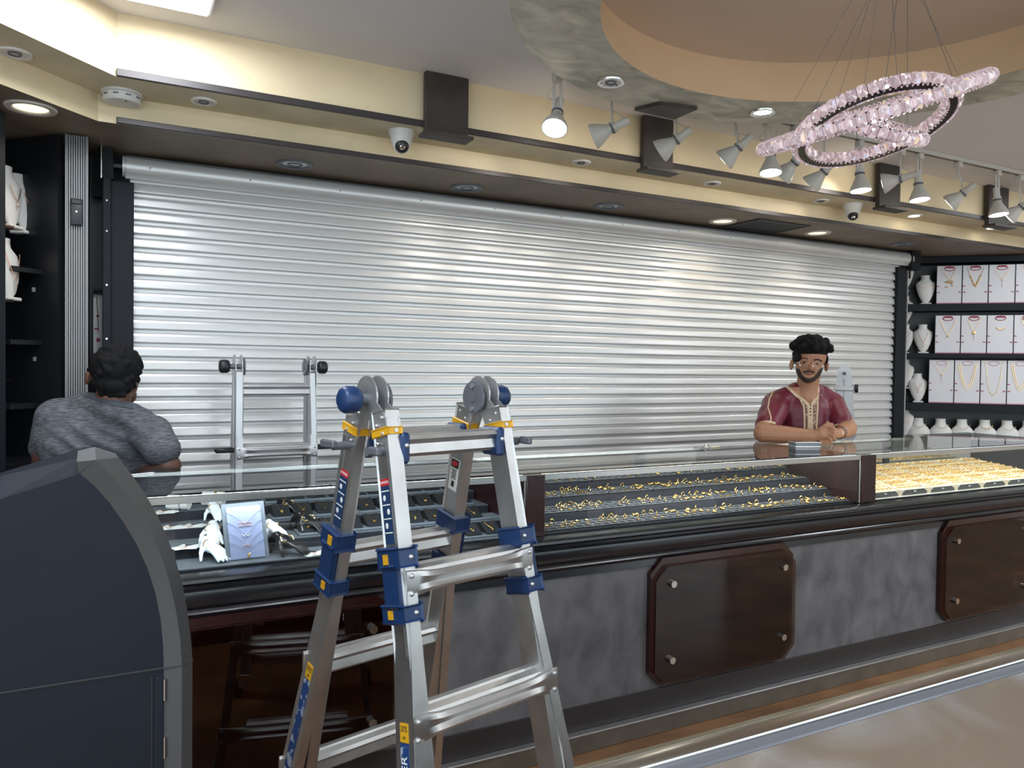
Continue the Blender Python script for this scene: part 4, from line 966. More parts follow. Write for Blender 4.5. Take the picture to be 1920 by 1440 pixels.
# busts
def bust_mesh(wide):
    if wide: secs = [(0.0, 0.078, 0.030, 0.0), (0.03, 0.080, 0.032, 0.0), (0.06, 0.078, 0.034, 0.004), (0.085, 0.062, 0.032, 0.010), (0.10, 0.044, 0.028, 0.014), (0.115, 0.036, 0.026, 0.018), (0.140, 0.034, 0.026, 0.022), (0.150, 0.037, 0.028, 0.024)]
    else: secs = [(0.012, 0.016, 0.010, -0.006), (0.03, 0.032, 0.014, -0.006), (0.07, 0.050, 0.020, -0.002), (0.11, 0.062, 0.024, 0.004), (0.145, 0.068, 0.026, 0.010), (0.165, 0.064, 0.026, 0.014), (0.178, 0.046, 0.024, 0.016), (0.188, 0.034, 0.022, 0.018), (0.205, 0.030, 0.022, 0.020), (0.222, 0.033, 0.024, 0.022)]
    mb = MB(); rows = []
    for z, w, d, y in secs: rows.append([(w * math.cos(a) * (abs(math.cos(a)) ** 0.0), y + d * math.sin(a), z) for a in [2 * PI * i / 20 for i in range(20)]])
    mb.grid(rows, closed_u=True); mb.poly(rows[0]); mb.poly(rows[-1]); return mb.mesh('bust_form', 60)
bustA, bustW = bust_mesh(False), bust_mesh(True)
bustA.materials.append(M_LEATH); bustW.materials.append(M_LEATH)
baseA = MB().bx(-0.036, 0.036, -0.030, 0.030, 0.0, 0.012, 0.003).mesh('bust_base', None); baseA.materials.append(M_WHITE)
def neck_pts(depth, w, z0, wide): 
    out = []
    for i in range(13):
        f = i / 12 * 2 - 1; z = z0 - depth * (1 - f * f) if depth < 0.04 else z0 - depth * (1 - abs(f)) ** 0.8
        out.append((f * w, (-0.031 if wide else -0.026) * math.sqrt(max(0.08, 1 - (f * w / (0.08 if wide else 0.07)) ** 2)) + 0.006 * (z - 0.08) / 0.08 - 0.004, z))
    return out
necks = []
for depth, w, z0, kind in ((0.030, 0.058, 0.150, 0), (0.100, 0.040, 0.170, 1), (0.055, 0.030, 0.150, 2), (0.045, 0.055, 0.140, 0)):
    mb = MB(); pts = neck_pts(depth, w, z0, False); mb.tube(pts, 0.0016, 5)
    if kind: mb.ico(V(pts[6]) + V((0, -0.002, -0.012)), (0.004, 0.002, 0.010))
    m = mb.mesh('necklace', 60); m.materials.append(M_ROSE); necks.append(m)
mb = MB(); mb.tube(neck_pts(0.028, 0.045, 0.108, True), 0.0018, 5); m = mb.mesh('necklace', 60); m.materials.append(M_ROSE); neckW = m
mb = MB(); mb.tube(neck_pts(0.024, 0.042, 0.112, True), 0.0015, 5); [mb.ico(V(p) + V((0, -0.003, -0.006)), 0.005) for p in neck_pts(0.024, 0.042, 0.112, True)[2:12:3]]; m = mb.mesh('necklace', 60); m.materials.append(M_GOLD); neckW2 = m
def bust(p, rz, label, kind=0, wide=False, group='necklace busts in the corner cabinets', s=1.0):
    t = thing('necklace_bust', label, 'bust', p, rz, group); t.scale = (s, s, s)
    parts = [('bust_form', bustW if wide else bustA), ('necklace', (neckW2 if kind == 3 else neckW) if wide else necks[kind])]
    if not wide: parts.append(('bust_base', baseA))
    for nm, me in parts:
        o = bpy.data.objects.new(nm, me); COL.objects.link(o); o.parent = t
for i, (px, py, rowlab) in enumerate(((1735, 570, 'top'), (1730, 661, 'middle'), (1720, 754, 'third'))):
    p = RDp(px, py, 0.03); bust(V((p.x, p.y, (1.826, 1.452, 1.076)[i])), RZ, 'white necklace bust on the %s shelf, left of the white boards' % rowlab, i)
for i, (py, z) in enumerate(((547, 1.93), (617, 1.67), (687, 1.45), (757, 1.18))):
    p = RDp(1694, py, 0.06); bust(V((p.x, p.y, z)), RZ - 0.3, 'white bust cut off by the shutter edge, %s from the top' % ORD[i], (0, 1, 1, 3)[i], group='busts beside the shutter edge')
p = RDp(1694, 815, 0.03); bust(V((p.x, p.y, 0.806)), RZ - 0.3, 'white bust cut off by the shutter edge, lowest one on the ledge', 3, group='busts beside the shutter edge')
for i, px in enumerate((1722, 1764, 1804, 1847, 1889, 1929)):
    p = RDp(px, 815, 0.02); bust(V((p.x, p.y, 0.806)), RZ, 'broad white necklace bust in the bottom row, %s from the left' % ORD[i], 3 if i == 3 else 0, True, 'broad busts along the bottom ledge')

# necklace boards
bd_mes = {}
for hh in (0.285, 0.325):
    bd_mes[hh] = (MB().bx(-0.083, 0.083, -0.006, 0.006, 0, hh, 0.001).mesh('board', None), MB().bx(-0.083, 0.083, -0.0085, -0.006, 0.002, 0.008).mesh('bottom_edge', None))
    bd_mes[hh][0].materials.append(M_BOARD); bd_mes[hh][1].materials.append(M_PINK)
mb = MB(); mb.tube([(0.034 * math.cos(a), -0.009, 0.016 * math.sin(a)) for a in [2 * PI * i / 20 for i in range(20)]], 0.0022, 5, closed=True); mb.bx(-0.028, 0.028, -0.010, -0.006, 0.004, 0.016)
col_me = mb.mesh('collar', 60); col_me.materials.append(M_RED)
mb = MB(); mb.tube([(0.032 * math.cos(a), -0.009, 0.016 * math.sin(a)) for a in [2 * PI * i / 20 for i in range(20)]], 0.0014, 5, closed=True); col2_me = mb.mesh('collar', 60); col2_me.materials.append(M_PINK)
clip_me = MB().bx(-0.008, 0.008, -0.010, -0.006, -0.003, 0.003).mesh('clip', None); clip_me.materials.append(M_RED)
def board_neck(kind, hh):
    t = hh - 0.02
    def vee(w, d, r, n=14, pw=1.0): return [(w * (2 * i / n - 1), -0.010, t - d * (1 - abs(2 * i / n - 1) ** (1.2 if pw == 1 else pw))) for i in range(n + 1)]
    mb = MB()
    if kind == 0:
        mb.tube(vee(0.045, 0.09, 0), 0.0015, 5)
        for i in range(16): mb.ico((random.uniform(-.022, .022), -0.012, t - 0.09 - random.uniform(0, .055)), 0.005)
    elif kind == 1:
        pts = vee(0.055, 0.135, 0, 16); mb.tube(pts, 0.001, 4)
        for p in pts[3:14]: mb.ico(p, (0.0075, 0.004, 0.0075))
    elif kind == 2: mb.tube(vee(0.050, 0.09, 0), 0.0010, 5); mb.ico((0, -0.011, t - 0.094), 0.005); mb.tube([(0, -0.011, t - 0.09), (0, -0.011, t - 0.15)], 0.0008, 4)
    elif kind == 3: mb.tube(vee(0.058, 0.13, 0), 0.0014, 5); mb.ico((0, -0.011, t - 0.138), (0.006, 0.004, 0.008))
    elif kind == 4: mb.tube(vee(0.045, 0.10, 0), 0.0012, 5); mb.ico((0, -0.012, t - 0.11), (0.013, 0.005, 0.012)); mb.tube([(0, -0.011, t - 0.11), (0, -0.011, t - 0.165)], 0.001, 4)
    elif kind == 5:
        pts = [(0.028 * math.cos(a), -0.010, t - 0.06 + 0.022 * math.sin(a)) for a in [PI + PI * i / 12 for i in range(13)]]; mb.tube(pts, 0.0012, 5)
        for p in pts[2:12:2]: mb.ico(V(p) + V((0, 0, -0.006)), (0.003, 0.002, 0.006))
    elif kind == 6:
        for w, d in ((0.062, 0.20), (0.050, 0.175)): mb.tube(vee(w, d, 0, 18, 2.2), 0.0014, 5)
    else:
        pts = vee(0.056, 0.235, 0, 18, 2.4); mb.tube(pts, 0.0010, 5)
        for p in pts[::2]: mb.ico(p, 0.0035)
    m = mb.mesh('necklace', 60); m.materials.append(M_GOLD); return m
rowsB = ((1.827, 0.285, 0.237, (0, 1, 2, 2), 'top'), (1.453, 0.285, 0.235, (3, 4, 5, 4), 'middle'), (1.077, 0.325, 0.200, (2, 6, 7, 6), 'lowest'))
for z, hh, s0, kinds, rl in rowsB:
    for j in range(5):
        s = s0 + 0.085 + j * 0.1735
        t = thing('necklace_board', 'white necklace board with red clips on the %s shelf, %s from the left' % (rl, ORD[j]), 'display board', RO + V((s * 0.7071, -s * 0.7071, z)), RZ, 'white necklace boards on the corner shelves')
        o = bpy.data.objects.new('board', bd_mes[hh][0]); COL.objects.link(o); o.parent = t
        o = bpy.data.objects.new('bottom_edge', bd_mes[hh][1]); COL.objects.link(o); o.parent = t
        c = bpy.data.objects.new('collar', col_me if rl != 'lowest' else col2_me); COL.objects.link(c); c.parent = t; c.location = (0, 0, hh - 0.022)
        for cx, cz in ((-0.072, 0.30), (0.070, 0.30), (-0.076, 0.46)):
            c = bpy.data.objects.new('clip', clip_me); COL.objects.link(c); c.parent = t; c.location = (cx, 0, hh * cz)
        link('necklace', board_neck(kinds[j % 4], hh), None, t)

# ================================================================ left corner cabinet
def LDp(px, py, off=0.0):            # diagonal plane through the fluted pillar, off = metres behind it
    return atP(px, py, (-0.15 - off * 0.7071, 3.45 + off * 0.7071, 0), (1, -1, 0))
LRZ = PI / 4
LO = V((-0.15, 3.45, 0))
cabL = thing('display_cabinet', 'black diagonal corner cabinet with dark shelves at the far left', 'cabinet', LO, LRZ)
# local x runs along (1,1)/sqrt2, local y = (-1,1)/sqrt2 into the wall
LB(MB().bx(-1.2, 0.20, 0.42, 0.44, 0, 2.175), 'back_panel', M_DARKER, cabL)
LB(MB().bx(-0.02, 0.0, 0.02, 0.42, 0, 2.175), 'side_panel', M_DARKER, cabL)
LB(MB().bx(-0.300, -0.268, -0.02, 0.02, 0, 2.178, 0.003), 'front_post', M_DARK, cabL)
LB(MB().bx(-0.16, -0.15, 0.25, 0.42, 0, 2.175), 'divider', M_DARKER, cabL)
for z in (1.80, 1.53, 1.24):
    sh = LB(MB().bx(-1.1, -0.17, 0.06, 0.40, z - 0.012, z, 0.001), 'glass_shelf', M_TINT, cabL)
for z in (1.66, 1.385, 1.14): LB(MB().bx(-0.15, -0.02, 0.10, 0.42, z - 0.02, z, 0.002), 'shelf', M_DARKER, cabL)
for px, py in ((63, 543), (65, 673), (88, 673)):
    p = LDp(px, py, 0.095); MB().cyl(p + V((0, 0, -0.008)), p + V((0, 0, 0.008)), 0.007, None, 12).build('shelf_pin', M_GPL, cabL)
LB(MB().bx(-1.1, -0.02, 0.02, 0.40, 0, 0.93, 0.002), 'base_unit', M_DARKER, cabL)
for px, py, z, k, lab, off, dz in ((44, 425, 1.80, 2, 'cream necklace bust on the top left shelf, furthest back', 0.20, 0.3), (18, 432, 1.80, 2, 'white necklace bust on the top left shelf, nearest the black post', 0.13, 0.3), (14, 562, 1.53, 1, 'white necklace bust on the second left shelf with gold pendants', 0.13, 0.3)):
    p = LDp(px, py, off); bust(V((p.x, p.y, z)), LRZ + dz, lab, k, group='busts in the left corner cabinet', s=1.05)
pil = thing('fluted_pillar', 'narrow fluted aluminium pillar between the left cabinet and the shutter', 'pillar', (-0.115, 3.45, 0))
MB().bx(-0.153, -0.077, 3.45, 3.50, 0, 2.18).build('core', mat('groove_grey', (0.05, 0.05, 0.055), 0.5), pil)
for k in range(9):
    x = -0.147 + k * 0.008; MB().bx(x - 0.0022, x + 0.0022, 3.444, 3.45, 0, 2.18, 0.0008).build('rib', M_PILLAR, pil)
MB().bx(-0.1535, -0.1505, 3.442, 3.45, 0, 2.18).bx(-0.0795, -0.0765, 3.442, 3.45, 0, 2.18).build('edge', M_PILLAR, pil)
h0, h1 = atY(132, 372, 3.44), atY(155, 424, 3.44)
hold = thing('pillar_holder', 'small black holder screwed to the fluted pillar', 'holder', ((h0.x + h1.x) / 2, 3.44, h1.z))  # plain black holder fixed on the pillar
MB().bx(h0.x, h1.x, 3.425, 3.442, h1.z, h0.z, 0.005, 2).build('body', M_BLK, hold)
MB().bx(h0.x + 0.004, h1.x - 0.004, 3.420, 3.426, h0.z - 0.022, h0.z - 0.004, 0.002).build('lip', M_BLK, hold)
MB().cyl(((h0.x + h1.x) / 2, 3.422, (h0.z + h1.z) / 2), ((h0.x + h1.x) / 2, 3.426, (h0.z + h1.z) / 2), 0.004, None, 10).build('screw', M_CHROME, hold)
struct(tag(MB().bx(-0.078, 0.0, 3.76, 3.78, 0, BZ).build('wall_recess', M_DARKER), 'black narrow recess between the pillar and the shutter guide', 'wall'))
q0, q1 = atY(175, 552, 3.73), atY(193, 690, 3.73)
nb2 = thing('necklace_board', 'white necklace board sliver beside the shutter guide above the seated man', 'display board', ((q0.x + 0.05), 3.74, q1.z))
MB().bx(q0.x, q0.x + 0.12, 3.735, 3.745, q1.z, q0.z, 0.001).build('board', M_BOARD, nb2)
MB().tube([V((q0.x + 0.012, 3.733, q0.z - 0.01)), V((q0.x + 0.016, 3.732, q0.z - 0.08)), V((q0.x + 0.02, 3.732, q0.z - 0.16))], 0.0016, 5).ico((q0.x + 0.017, 3.732, q0.z - 0.09), 0.007).build('necklace', M_GOLD, nb2)
MB().bx(q0.x + 0.004, q0.x + 0.018, 3.731, 3.735, q0.z - 0.148, q0.z - 0.142).bx(q0.x + 0.012, q0.x + 0.026, 3.731, 3.735, q0.z - 0.20, q0.z - 0.185).build('clip', M_RED, nb2)
MB().bx(q0.x, q0.x + 0.12, 3.70, 3.745, q0.z + 0.012, q0.z + 0.022).build('shelf', M_DARK, nb2)
# rear glass ledge with jewellery by the left cabinet
sg = thing('side_counter', 'low dark side counter with steel edge left of the seated man', 'counter', (-0.28, 2.9, 0))
MB().bx(-0.42, -0.185, 2.62, 2.98, 0, 0.90).build('body', M_DARK, sg)
MB().bx(-0.42, -0.185, 2.62, 2.98, 0.90, 0.93, 0.003).build('steel_top', M_STEEL, sg)

# ================================================================ track and spotlights
TY, TZ = 2.68, 2.482
trk = thing('lighting_track', 'white lighting track on the ceiling in front of the bulkhead', 'track', (3.4, TY, TZ))
MB().bx(1.57, 5.6, TY - 0.017, TY + 0.017, TZ, CEIL_Z - 0.001, 0.001).build('rail', M_LAMPW, trk)
MB().bx(1.58, 5.59, TY - 0.006, TY + 0.006, TZ - 0.0008, TZ + 0.001).build('slot', M_BLK, trk)
SPOTS = [(1045, (1045, 212), (-.36, -.36, -.86), 1), (1146, (1148, 240), (-.65, .68, -.35), 0), (1268, (1268, 262), (-.50, .70, -.50), 0), (1378, (1385, 276), (-.40, .68, -.60), 0), (1440, (1445, 292), (-.10, -.12, -1), 1),
         (1490, (1490, 305), (-.25, .70, -.65), 0), (1545, (1545, 322), (-.30, .70, -.65), 0), (1612, (1612, 327), (0, -.10, -1), 1), (1690, (1688, 335), (-.50, .85, -.20), 0), (1724, (1722, 346), (0, -.12, -1), 1), (1797, (1806, 362), (-.3, .75, -.60), 0), (1870, (1870, 376), (0, -.12, -1), 1), (1912, (1915, 388), (-.3, .70, -.6), 0)]
for i, (ax, (px, py), aim, facing) in enumerate(SPOTS):
    c = atY(px, py, TY); aim = V(aim).normalized(); A = V((atY(ax, py - 60, TY).x, TY, TZ))
    t = thing('track_spotlight', 'white track spotlight %s, %s from the left on the ceiling track' % ('aimed down and lit' if facing else 'turned toward the shutter', ORD[i]), 'spotlight', A, 0, 'track spotlights')
    MB().bx(A.x - 0.017, A.x + 0.017, TY - 0.018, TY + 0.018, TZ - 0.034, TZ - 0.001, 0.003).build('adapter', M_LAMPW, t)
    side = aim.cross(V((0, 0, 1)))
    side = side.normalized() if side.length > 0.15 else V((1, 0, 0))
    b0 = A + V((0, 0, -0.03))
    for s in (-1, 1): MB().bar(b0 + side * (s * 0.012), c + side * (s * 0.018), 0.011, 0.004, side).build('yoke_arm', M_LAMPW, t)
    q = aim.to_track_quat('Z', 'Y').to_matrix().to_4x4(); Mc = Matrix.Translation(c) @ q
    sk = MB().lathe([(0, -0.075), (0.017, -0.075), (0.0175, -0.02), (0.022, -0.018), (0.022, 0.008), (0.0, 0.008)], Mc, 20).build('socket', M_LAMPW, t)
    MB().lathe([(0.0225, -0.006), (0.0245, -0.006), (0.0245, 0.004), (0.0225, 0.004)], Mc, 20).build('collar', M_GPL, sk)
    MB().lathe([(0.019, 0.006), (0.024, 0.018), (0.038, 0.045), (0.049, 0.068), (0.053, 0.080), (0.053, 0.086), (0.049, 0.086)], Mc, 28).build('reflector', M_LAMPW, t)
    MB().lathe([(0.0, 0.089), (0.030, 0.088), (0.050, 0.0845)], Mc, 28).build('lens', M_LENS, t)
    MB().tube([b0, b0.lerp(c, .35) + side * 0.03 + V((0, 0.02, 0)), b0.lerp(c, .8) + side * 0.04 - aim * 0.05, c - aim * 0.075], 0.0022, 6).build('cable', M_LAMPW, t)
    spot_light('track_lamp', c + aim * 0.10, aim, 4.6, NEUT, 62, 0.9, 0.04)

# ================================================================ chandelier
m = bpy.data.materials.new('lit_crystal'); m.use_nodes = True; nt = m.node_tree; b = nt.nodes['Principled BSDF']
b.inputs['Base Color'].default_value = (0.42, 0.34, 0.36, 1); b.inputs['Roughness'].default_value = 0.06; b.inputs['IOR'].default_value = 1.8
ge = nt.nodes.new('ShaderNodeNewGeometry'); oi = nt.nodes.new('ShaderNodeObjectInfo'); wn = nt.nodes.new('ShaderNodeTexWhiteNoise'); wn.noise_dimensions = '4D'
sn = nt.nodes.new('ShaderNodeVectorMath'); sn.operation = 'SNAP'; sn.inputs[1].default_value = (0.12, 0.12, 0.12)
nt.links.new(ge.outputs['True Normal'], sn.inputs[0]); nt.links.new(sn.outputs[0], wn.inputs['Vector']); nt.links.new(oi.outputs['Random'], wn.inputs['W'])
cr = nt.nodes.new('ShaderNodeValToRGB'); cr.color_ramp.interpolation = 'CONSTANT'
els = [(0.0, (0.22, 0.14, 0.15)), (0.25, (0.42, 0.29, 0.31)), (0.5, (0.62, 0.46, 0.50)), (0.74, (0.85, 0.70, 0.74)), (0.9, (1.0, 0.78, 0.45)), (0.94, (0.7, 0.72, 1.0)), (0.97, (1.6, 1.5, 1.5))]  # sparkle painted in: each facet glows one of these colours at random
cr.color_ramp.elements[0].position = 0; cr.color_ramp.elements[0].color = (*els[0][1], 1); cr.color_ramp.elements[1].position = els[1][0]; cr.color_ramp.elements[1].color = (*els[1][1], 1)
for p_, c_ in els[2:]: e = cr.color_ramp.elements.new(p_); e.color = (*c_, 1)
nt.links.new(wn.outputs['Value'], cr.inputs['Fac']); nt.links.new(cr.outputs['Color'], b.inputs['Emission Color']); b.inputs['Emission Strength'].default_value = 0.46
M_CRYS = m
M_CBAND = mat('chandelier_black_band', (0.03, 0.028, 0.030), 0.25, 0.6)
CC = V((RC.x, RC.y, 0)); CD = (CC - V((EYE.x, EYE.y, 0))).dot(V((FWD.x, FWD.y, 0)).normalized())
chan = thing('chandelier', 'three-ring crystal chandelier hanging under the round ceiling recess', 'chandelier', (RC.x, RC.y, 2.1))
CW = 0.0125
o8 = ((-1, -.7), (-.6, -1), (.6, -1), (1, -.7), (1, .7), (.6, 1), (-.6, 1), (-1, .7))
mb = MB(); mb.grid([[(CW * sx, 0.006, 0.016 * sz) for sx, sz in o8], [(CW * sx, 0.0, 0.0165 * sz) for sx, sz in o8], [(CW * .5 * sx, -0.0075, 0.009 * sz) for sx, sz in o8]], closed_u=True)
mid_ = mb.bm.verts.new(V((0, -0.0095, 0))); last = [v for v in mb.bm.verts if abs(v.co.y + 0.0075) < 1e-6]
for k in range(8): mb.bm.faces.new((last[k], last[(k + 1) % 8], mid_))
crys_me = mb.mesh('crystal', None); crys_me.materials.append(M_CRYS)
top_c = V((RC.x, RC.y, 2.545))
MB().cyl((RC.x, RC.y, 2.515), (RC.x, RC.y, 2.56), 0.09, None, 32).build('canopy', M_CHROME, chan)
def chand_ring(cpx, R_px, phi, ratio, sign, nm):
    D = CD; c = atD(cpx[0], cpx[1], D); R = R_px * D / F_PX
    vw = ray(*cpx).normalized(); rr = (RIGHT - vw * RIGHT.dot(vw)).normalized(); uu = rr.cross(vw)
    ex = rr * math.cos(phi) + uu * math.sin(phi); ip = -rr * math.sin(phi) + uu * math.cos(phi)
    ey = (ip * ratio + vw * (sign * math.sqrt(1 - ratio * ratio))).normalized(); ez = ex.cross(ey).normalized()
    if ez.z < 0: ez = -ez; ey = -ey
    M = Matrix(((ex.x, ey.x, ez.x, c.x), (ex.y, ey.y, ez.y, c.y), (ex.z, ey.z, ez.z, c.z), (0, 0, 0, 1)))
    T = 0.026
    band = MB().lathe([(R - T, -0.015), (R, -0.015), (R, 0.015), (R - T, 0.015), (R - T, -0.015)], M, 72).build('ring_band', M_CBAND, chan)
    for rad, flip in ((R, 0.0), (R - T, PI)):
        n = int(2 * PI * rad / (2 * CW + 0.0008))
        for i in range(n):
            a = 2 * PI * i / n
            o = bpy.data.objects.new('crystal', crys_me); COL.objects.link(o); o.parent = band
            Lm = Matrix.Translation((rad * math.cos(a), rad * math.sin(a), 0)) @ Matrix.Rotation(a + PI / 2 + flip, 4, 'Z') @ Matrix.Translation((0, -0.006, 0))
            o.matrix_local = ROOTM[chan.name].inverted() @ M @ Lm
    mb = MB()
    for rad in (R - 0.001, R - T + 0.001):
        n = int(2 * PI * rad / 0.014)
        for z in (-0.0175, 0.0175):
            for k in range(n):
                a = 2 * PI * (k + .5) / n; mb.ico(M @ V((rad * math.cos(a), rad * math.sin(a), z)), 0.0032, 1)
    tag(mb.build('rim_beads', M_CRYS, band, smooth=None), kind='stuff')
    for k in range(3):
        a = 2 * PI * k / 3 + R * 9; e = M @ V((R * math.cos(a), R * math.sin(a), 0.018))
        MB().cyl(e, top_c + V((0.03 * math.cos(a), 0.03 * math.sin(a), -0.03)), 0.0007, None, 5).build('wire', M_GPL, chan)
    return M, R
chand_ring((1630, 214), 199, math.radians(19.5), 0.025, 1, 'a')
chand_ring((1638, 233), 140, math.radians(21), 0.42, -1, 'b')
chand_ring((1645, 240), 84, math.radians(-14), 0.08, 1, 'c')
# ================================================================ people
from mathutils.bvhtree import BVHTree
def bvh_of(me):
    return BVHTree.FromPolygons([v.co.copy() for v in me.vertices], [tuple(p.vertices) for p in me.polygons])
def hit(bvh, px, py):
    d = ray(px, py).normalized(); loc, n, i, dist = bvh.ray_cast(EYE, d)
    return (loc, n) if loc is not None else (None, None)
def ribbon(bvh, pxs, w, off=0.003, step=5.0, th=0.003):
    """cloth band of width w following the garment surface through the given points"""
    pts = []
    for (x0, y0), (x1, y1) in zip(pxs[:-1], pxs[1:]):
        n = max(1, int(math.hypot(x1 - x0, y1 - y0) / step))
        for k in range(n): pts.append((x0 + (x1 - x0) * k / n, y0 + (y1 - y0) * k / n))
    pts.append(pxs[-1]); P3 = []
    for x, y in pts:
        l, n = hit(bvh, x, y)
        if l is not None: P3.append((l, n))
    mb = MB(); rows = []
    for i, (l, n) in enumerate(P3):
        t = (P3[min(i + 1, len(P3) - 1)][0] - P3[max(i - 1, 0)][0])
        if t.length < 1e-6: continue
        s = t.normalized().cross(n).normalized()
        rows.append([l - s * (w / 2) + n * (off - th), l - s * (w / 2) + n * off, l - s * (w / 4) + n * (off + .0012), l + s * (w / 4) + n * (off + .0012), l + s * (w / 2) + n * off, l + s * (w / 2) + n * (off - th)])
    mb.grid(rows, closed_u=True); mb.poly(rows[0]); mb.poly(rows[-1]); return mb
def patch(bvh, left, right, n=8, m=10, off=0.0025):
    rows = []
    for i in range(m + 1):
        f = i / m
        def interp(L):
            k = f * (len(L) - 1); a = int(min(k, len(L) - 2)); g = k - a
            return L[a][0] + (L[a + 1][0] - L[a][0]) * g, L[a][1] + (L[a + 1][1] - L[a][1]) * g
        lx, ly = interp(left); rx, ry = interp(right); row = []
        for j in range(n + 1):
            g = j / n; l, nn = hit(bvh, lx + (rx - lx) * g, ly + (ry - ly) * g)
            row.append((l + nn * off) if l is not None else None)
        if all(r is not None for r in row): rows.append(row)
    return MB().grid(rows)
SKIN = mat('skin_brown', rgb(168, 120, 92), 0.5, noise_amt=0.06, noise_scale=30)
SKIN2 = mat('skin_dark_brown', rgb(104, 70, 56), 0.5, noise_amt=0.08, noise_scale=30)
HAIR = mat('black_hair', (0.006, 0.006, 0.007), 0.75, spec=0.2, bump=0.6, bump_scale=160)
BEARD = mat('dark_beard', rgb(46, 36, 33), 0.7, noise_amt=0.3, noise_scale=200)
MAROON = mat('maroon_satin', rgb(104, 20, 44), 0.42, noise_amt=0.10, noise_scale=6, sheen=0.04, bump=0.25, bump_scale=9, stretch=(1, 1, 0.4))
BEIGE = mat('beige_braid', rgb(206, 180, 150), 0.6, noise_amt=0.1, noise_scale=120)
BROID = mat('brown_embroidery', rgb(110, 76, 70), 0.7, col2=rgb(190, 160, 135), noise_scale=70, ramp=(0.45, 0.55))
HEATH = mat('heather_grey_jersey', rgb(64, 67, 73), 0.9, col2=rgb(104, 106, 112), noise_scale=120, stretch=(0.35, 0.35, 2.2), bump=0.5, bump_scale=5, detail=6)
TROU = mat('dark_trousers', (0.03, 0.032, 0.04), 0.8)

def finger(mb, pts, r): mb.chain(pts, r, 8)
def q3(px, py, D): return atD(px, py, D)

# ---------------------------------------------------------------- man in the maroon shirt
B0 = atD(1508, 760, 4.16); B0 = V((B0.x, B0.y, 0))
man = thing('person', 'person in maroon beige-trimmed shirt leaning on the counter with clasped hands', 'person', B0, 0)
MI = ROOTM[man.name].inverted()
VIEW = ray(1515, 700).normalized(); HX = RIGHT; 
mb = MB()
hr = Matrix((RIGHT, (VIEW - RIGHT * VIEW.dot(RIGHT)).normalized(), RIGHT.cross((VIEW - RIGHT * VIEW.dot(RIGHT)).normalized()))).transposed()
tilt = hr @ Matrix.Rotation(math.radians(6), 3, 'Y')
mb.ell(q3(1519, 667, 4.08), (0.079, 0.096, 0.092), tilt, 24, 18)            # cranium
mb.ell(q3(1517, 690, 4.045), (0.066, 0.070, 0.078), tilt, 20, 16)           # face
mb.ell(q3(1515, 706, 4.025), (0.044, 0.045, 0.034), tilt, 16, 12)           # jaw
mb.ell(q3(1515, 711, 4.000), (0.022, 0.018, 0.016), tilt)                   # chin
mb.chain([q3(1521, 681, 3.985), q3(1521, 690, 3.962)], [0.008, 0.011], 10)    # nose
mb.ell(q3(1516.5, 691.5, 3.974), (0.009, 0.009, 0.007)); mb.ell(q3(1525, 692, 3.976), (0.008, 0.009, 0.007))
mb.ell(q3(1508, 675, 3.990), (0.018, 0.010, 0.006), tilt); mb.ell(q3(1532, 677, 3.995), (0.018, 0.010, 0.006), tilt)
mb.ell(q3(1517, 700.5, 3.980), (0.019, 0.008, 0.006), tilt)                 # lips
mb.ell(q3(1484, 684, 4.09), (0.010, 0.018, 0.028), tilt); mb.ell(q3(1550, 687, 4.10), (0.010, 0.018, 0.028), tilt)
mb.chain([q3(1518, 700, 4.10), q3(1513, 725, 4.12), q3(1509, 745, 4.14)], [0.056, 0.056, 0.075], 16)
mb.ell(q3(1508, 790, 4.17), (0.155, 0.10, 0.19), hr); mb.ell(V((B0.x, B0.y, 0.80)), (0.15, 0.11, 0.16), hr)
elR, elL = q3(1430, 812, 3.86), q3(1590, 803, 4.03)
mb.chain([q3(1456, 758, 4.12), elR], [0.055, 0.045], 14); mb.chain([q3(1562, 760, 4.16), elL], [0.055, 0.045], 14)
wrR, wrL = q3(1527, 817, 3.80), q3(1573, 812, 3.90)
mb.chain([elR, elR.lerp(wrR, .35), wrR], [0.046, 0.044, 0.028], 14); mb.chain([elL, elL.lerp(wrL, .4), wrL], [0.046, 0.042, 0.028], 14)
# right hand (left in the picture) on top
pc = q3(1540, 813, 3.785); mb.chain([wrR, pc], [0.027, 0.027], 12); mb.chain([q3(1543, 805, 3.785), q3(1546, 811, 3.782), q3(1545, 819, 3.787)], [0.016, 0.018, 0.016], 12)
for i, (k, m_, t_) in enumerate((((1552, 801), (1563, 803), (1570, 810)), ((1554, 807), (1564, 810.5), (1569, 818)), ((1553, 813), (1562, 817.5), (1565, 825)), ((1550, 819), (1557, 824), (1559, 830)))):
    finger(mb, [q3(1546, 804 + 4 * i, 3.782), q3(*k, 3.772), q3(*m_, 3.755), q3(*t_, 3.760)], [0.0105, 0.0088, 0.0078, 0.0066])
finger(mb, [q3(1538, 805, 3.778), q3(1548, 797, 3.765), q3(1560, 795.5, 3.768)], [0.0125, 0.0098, 0.0080])
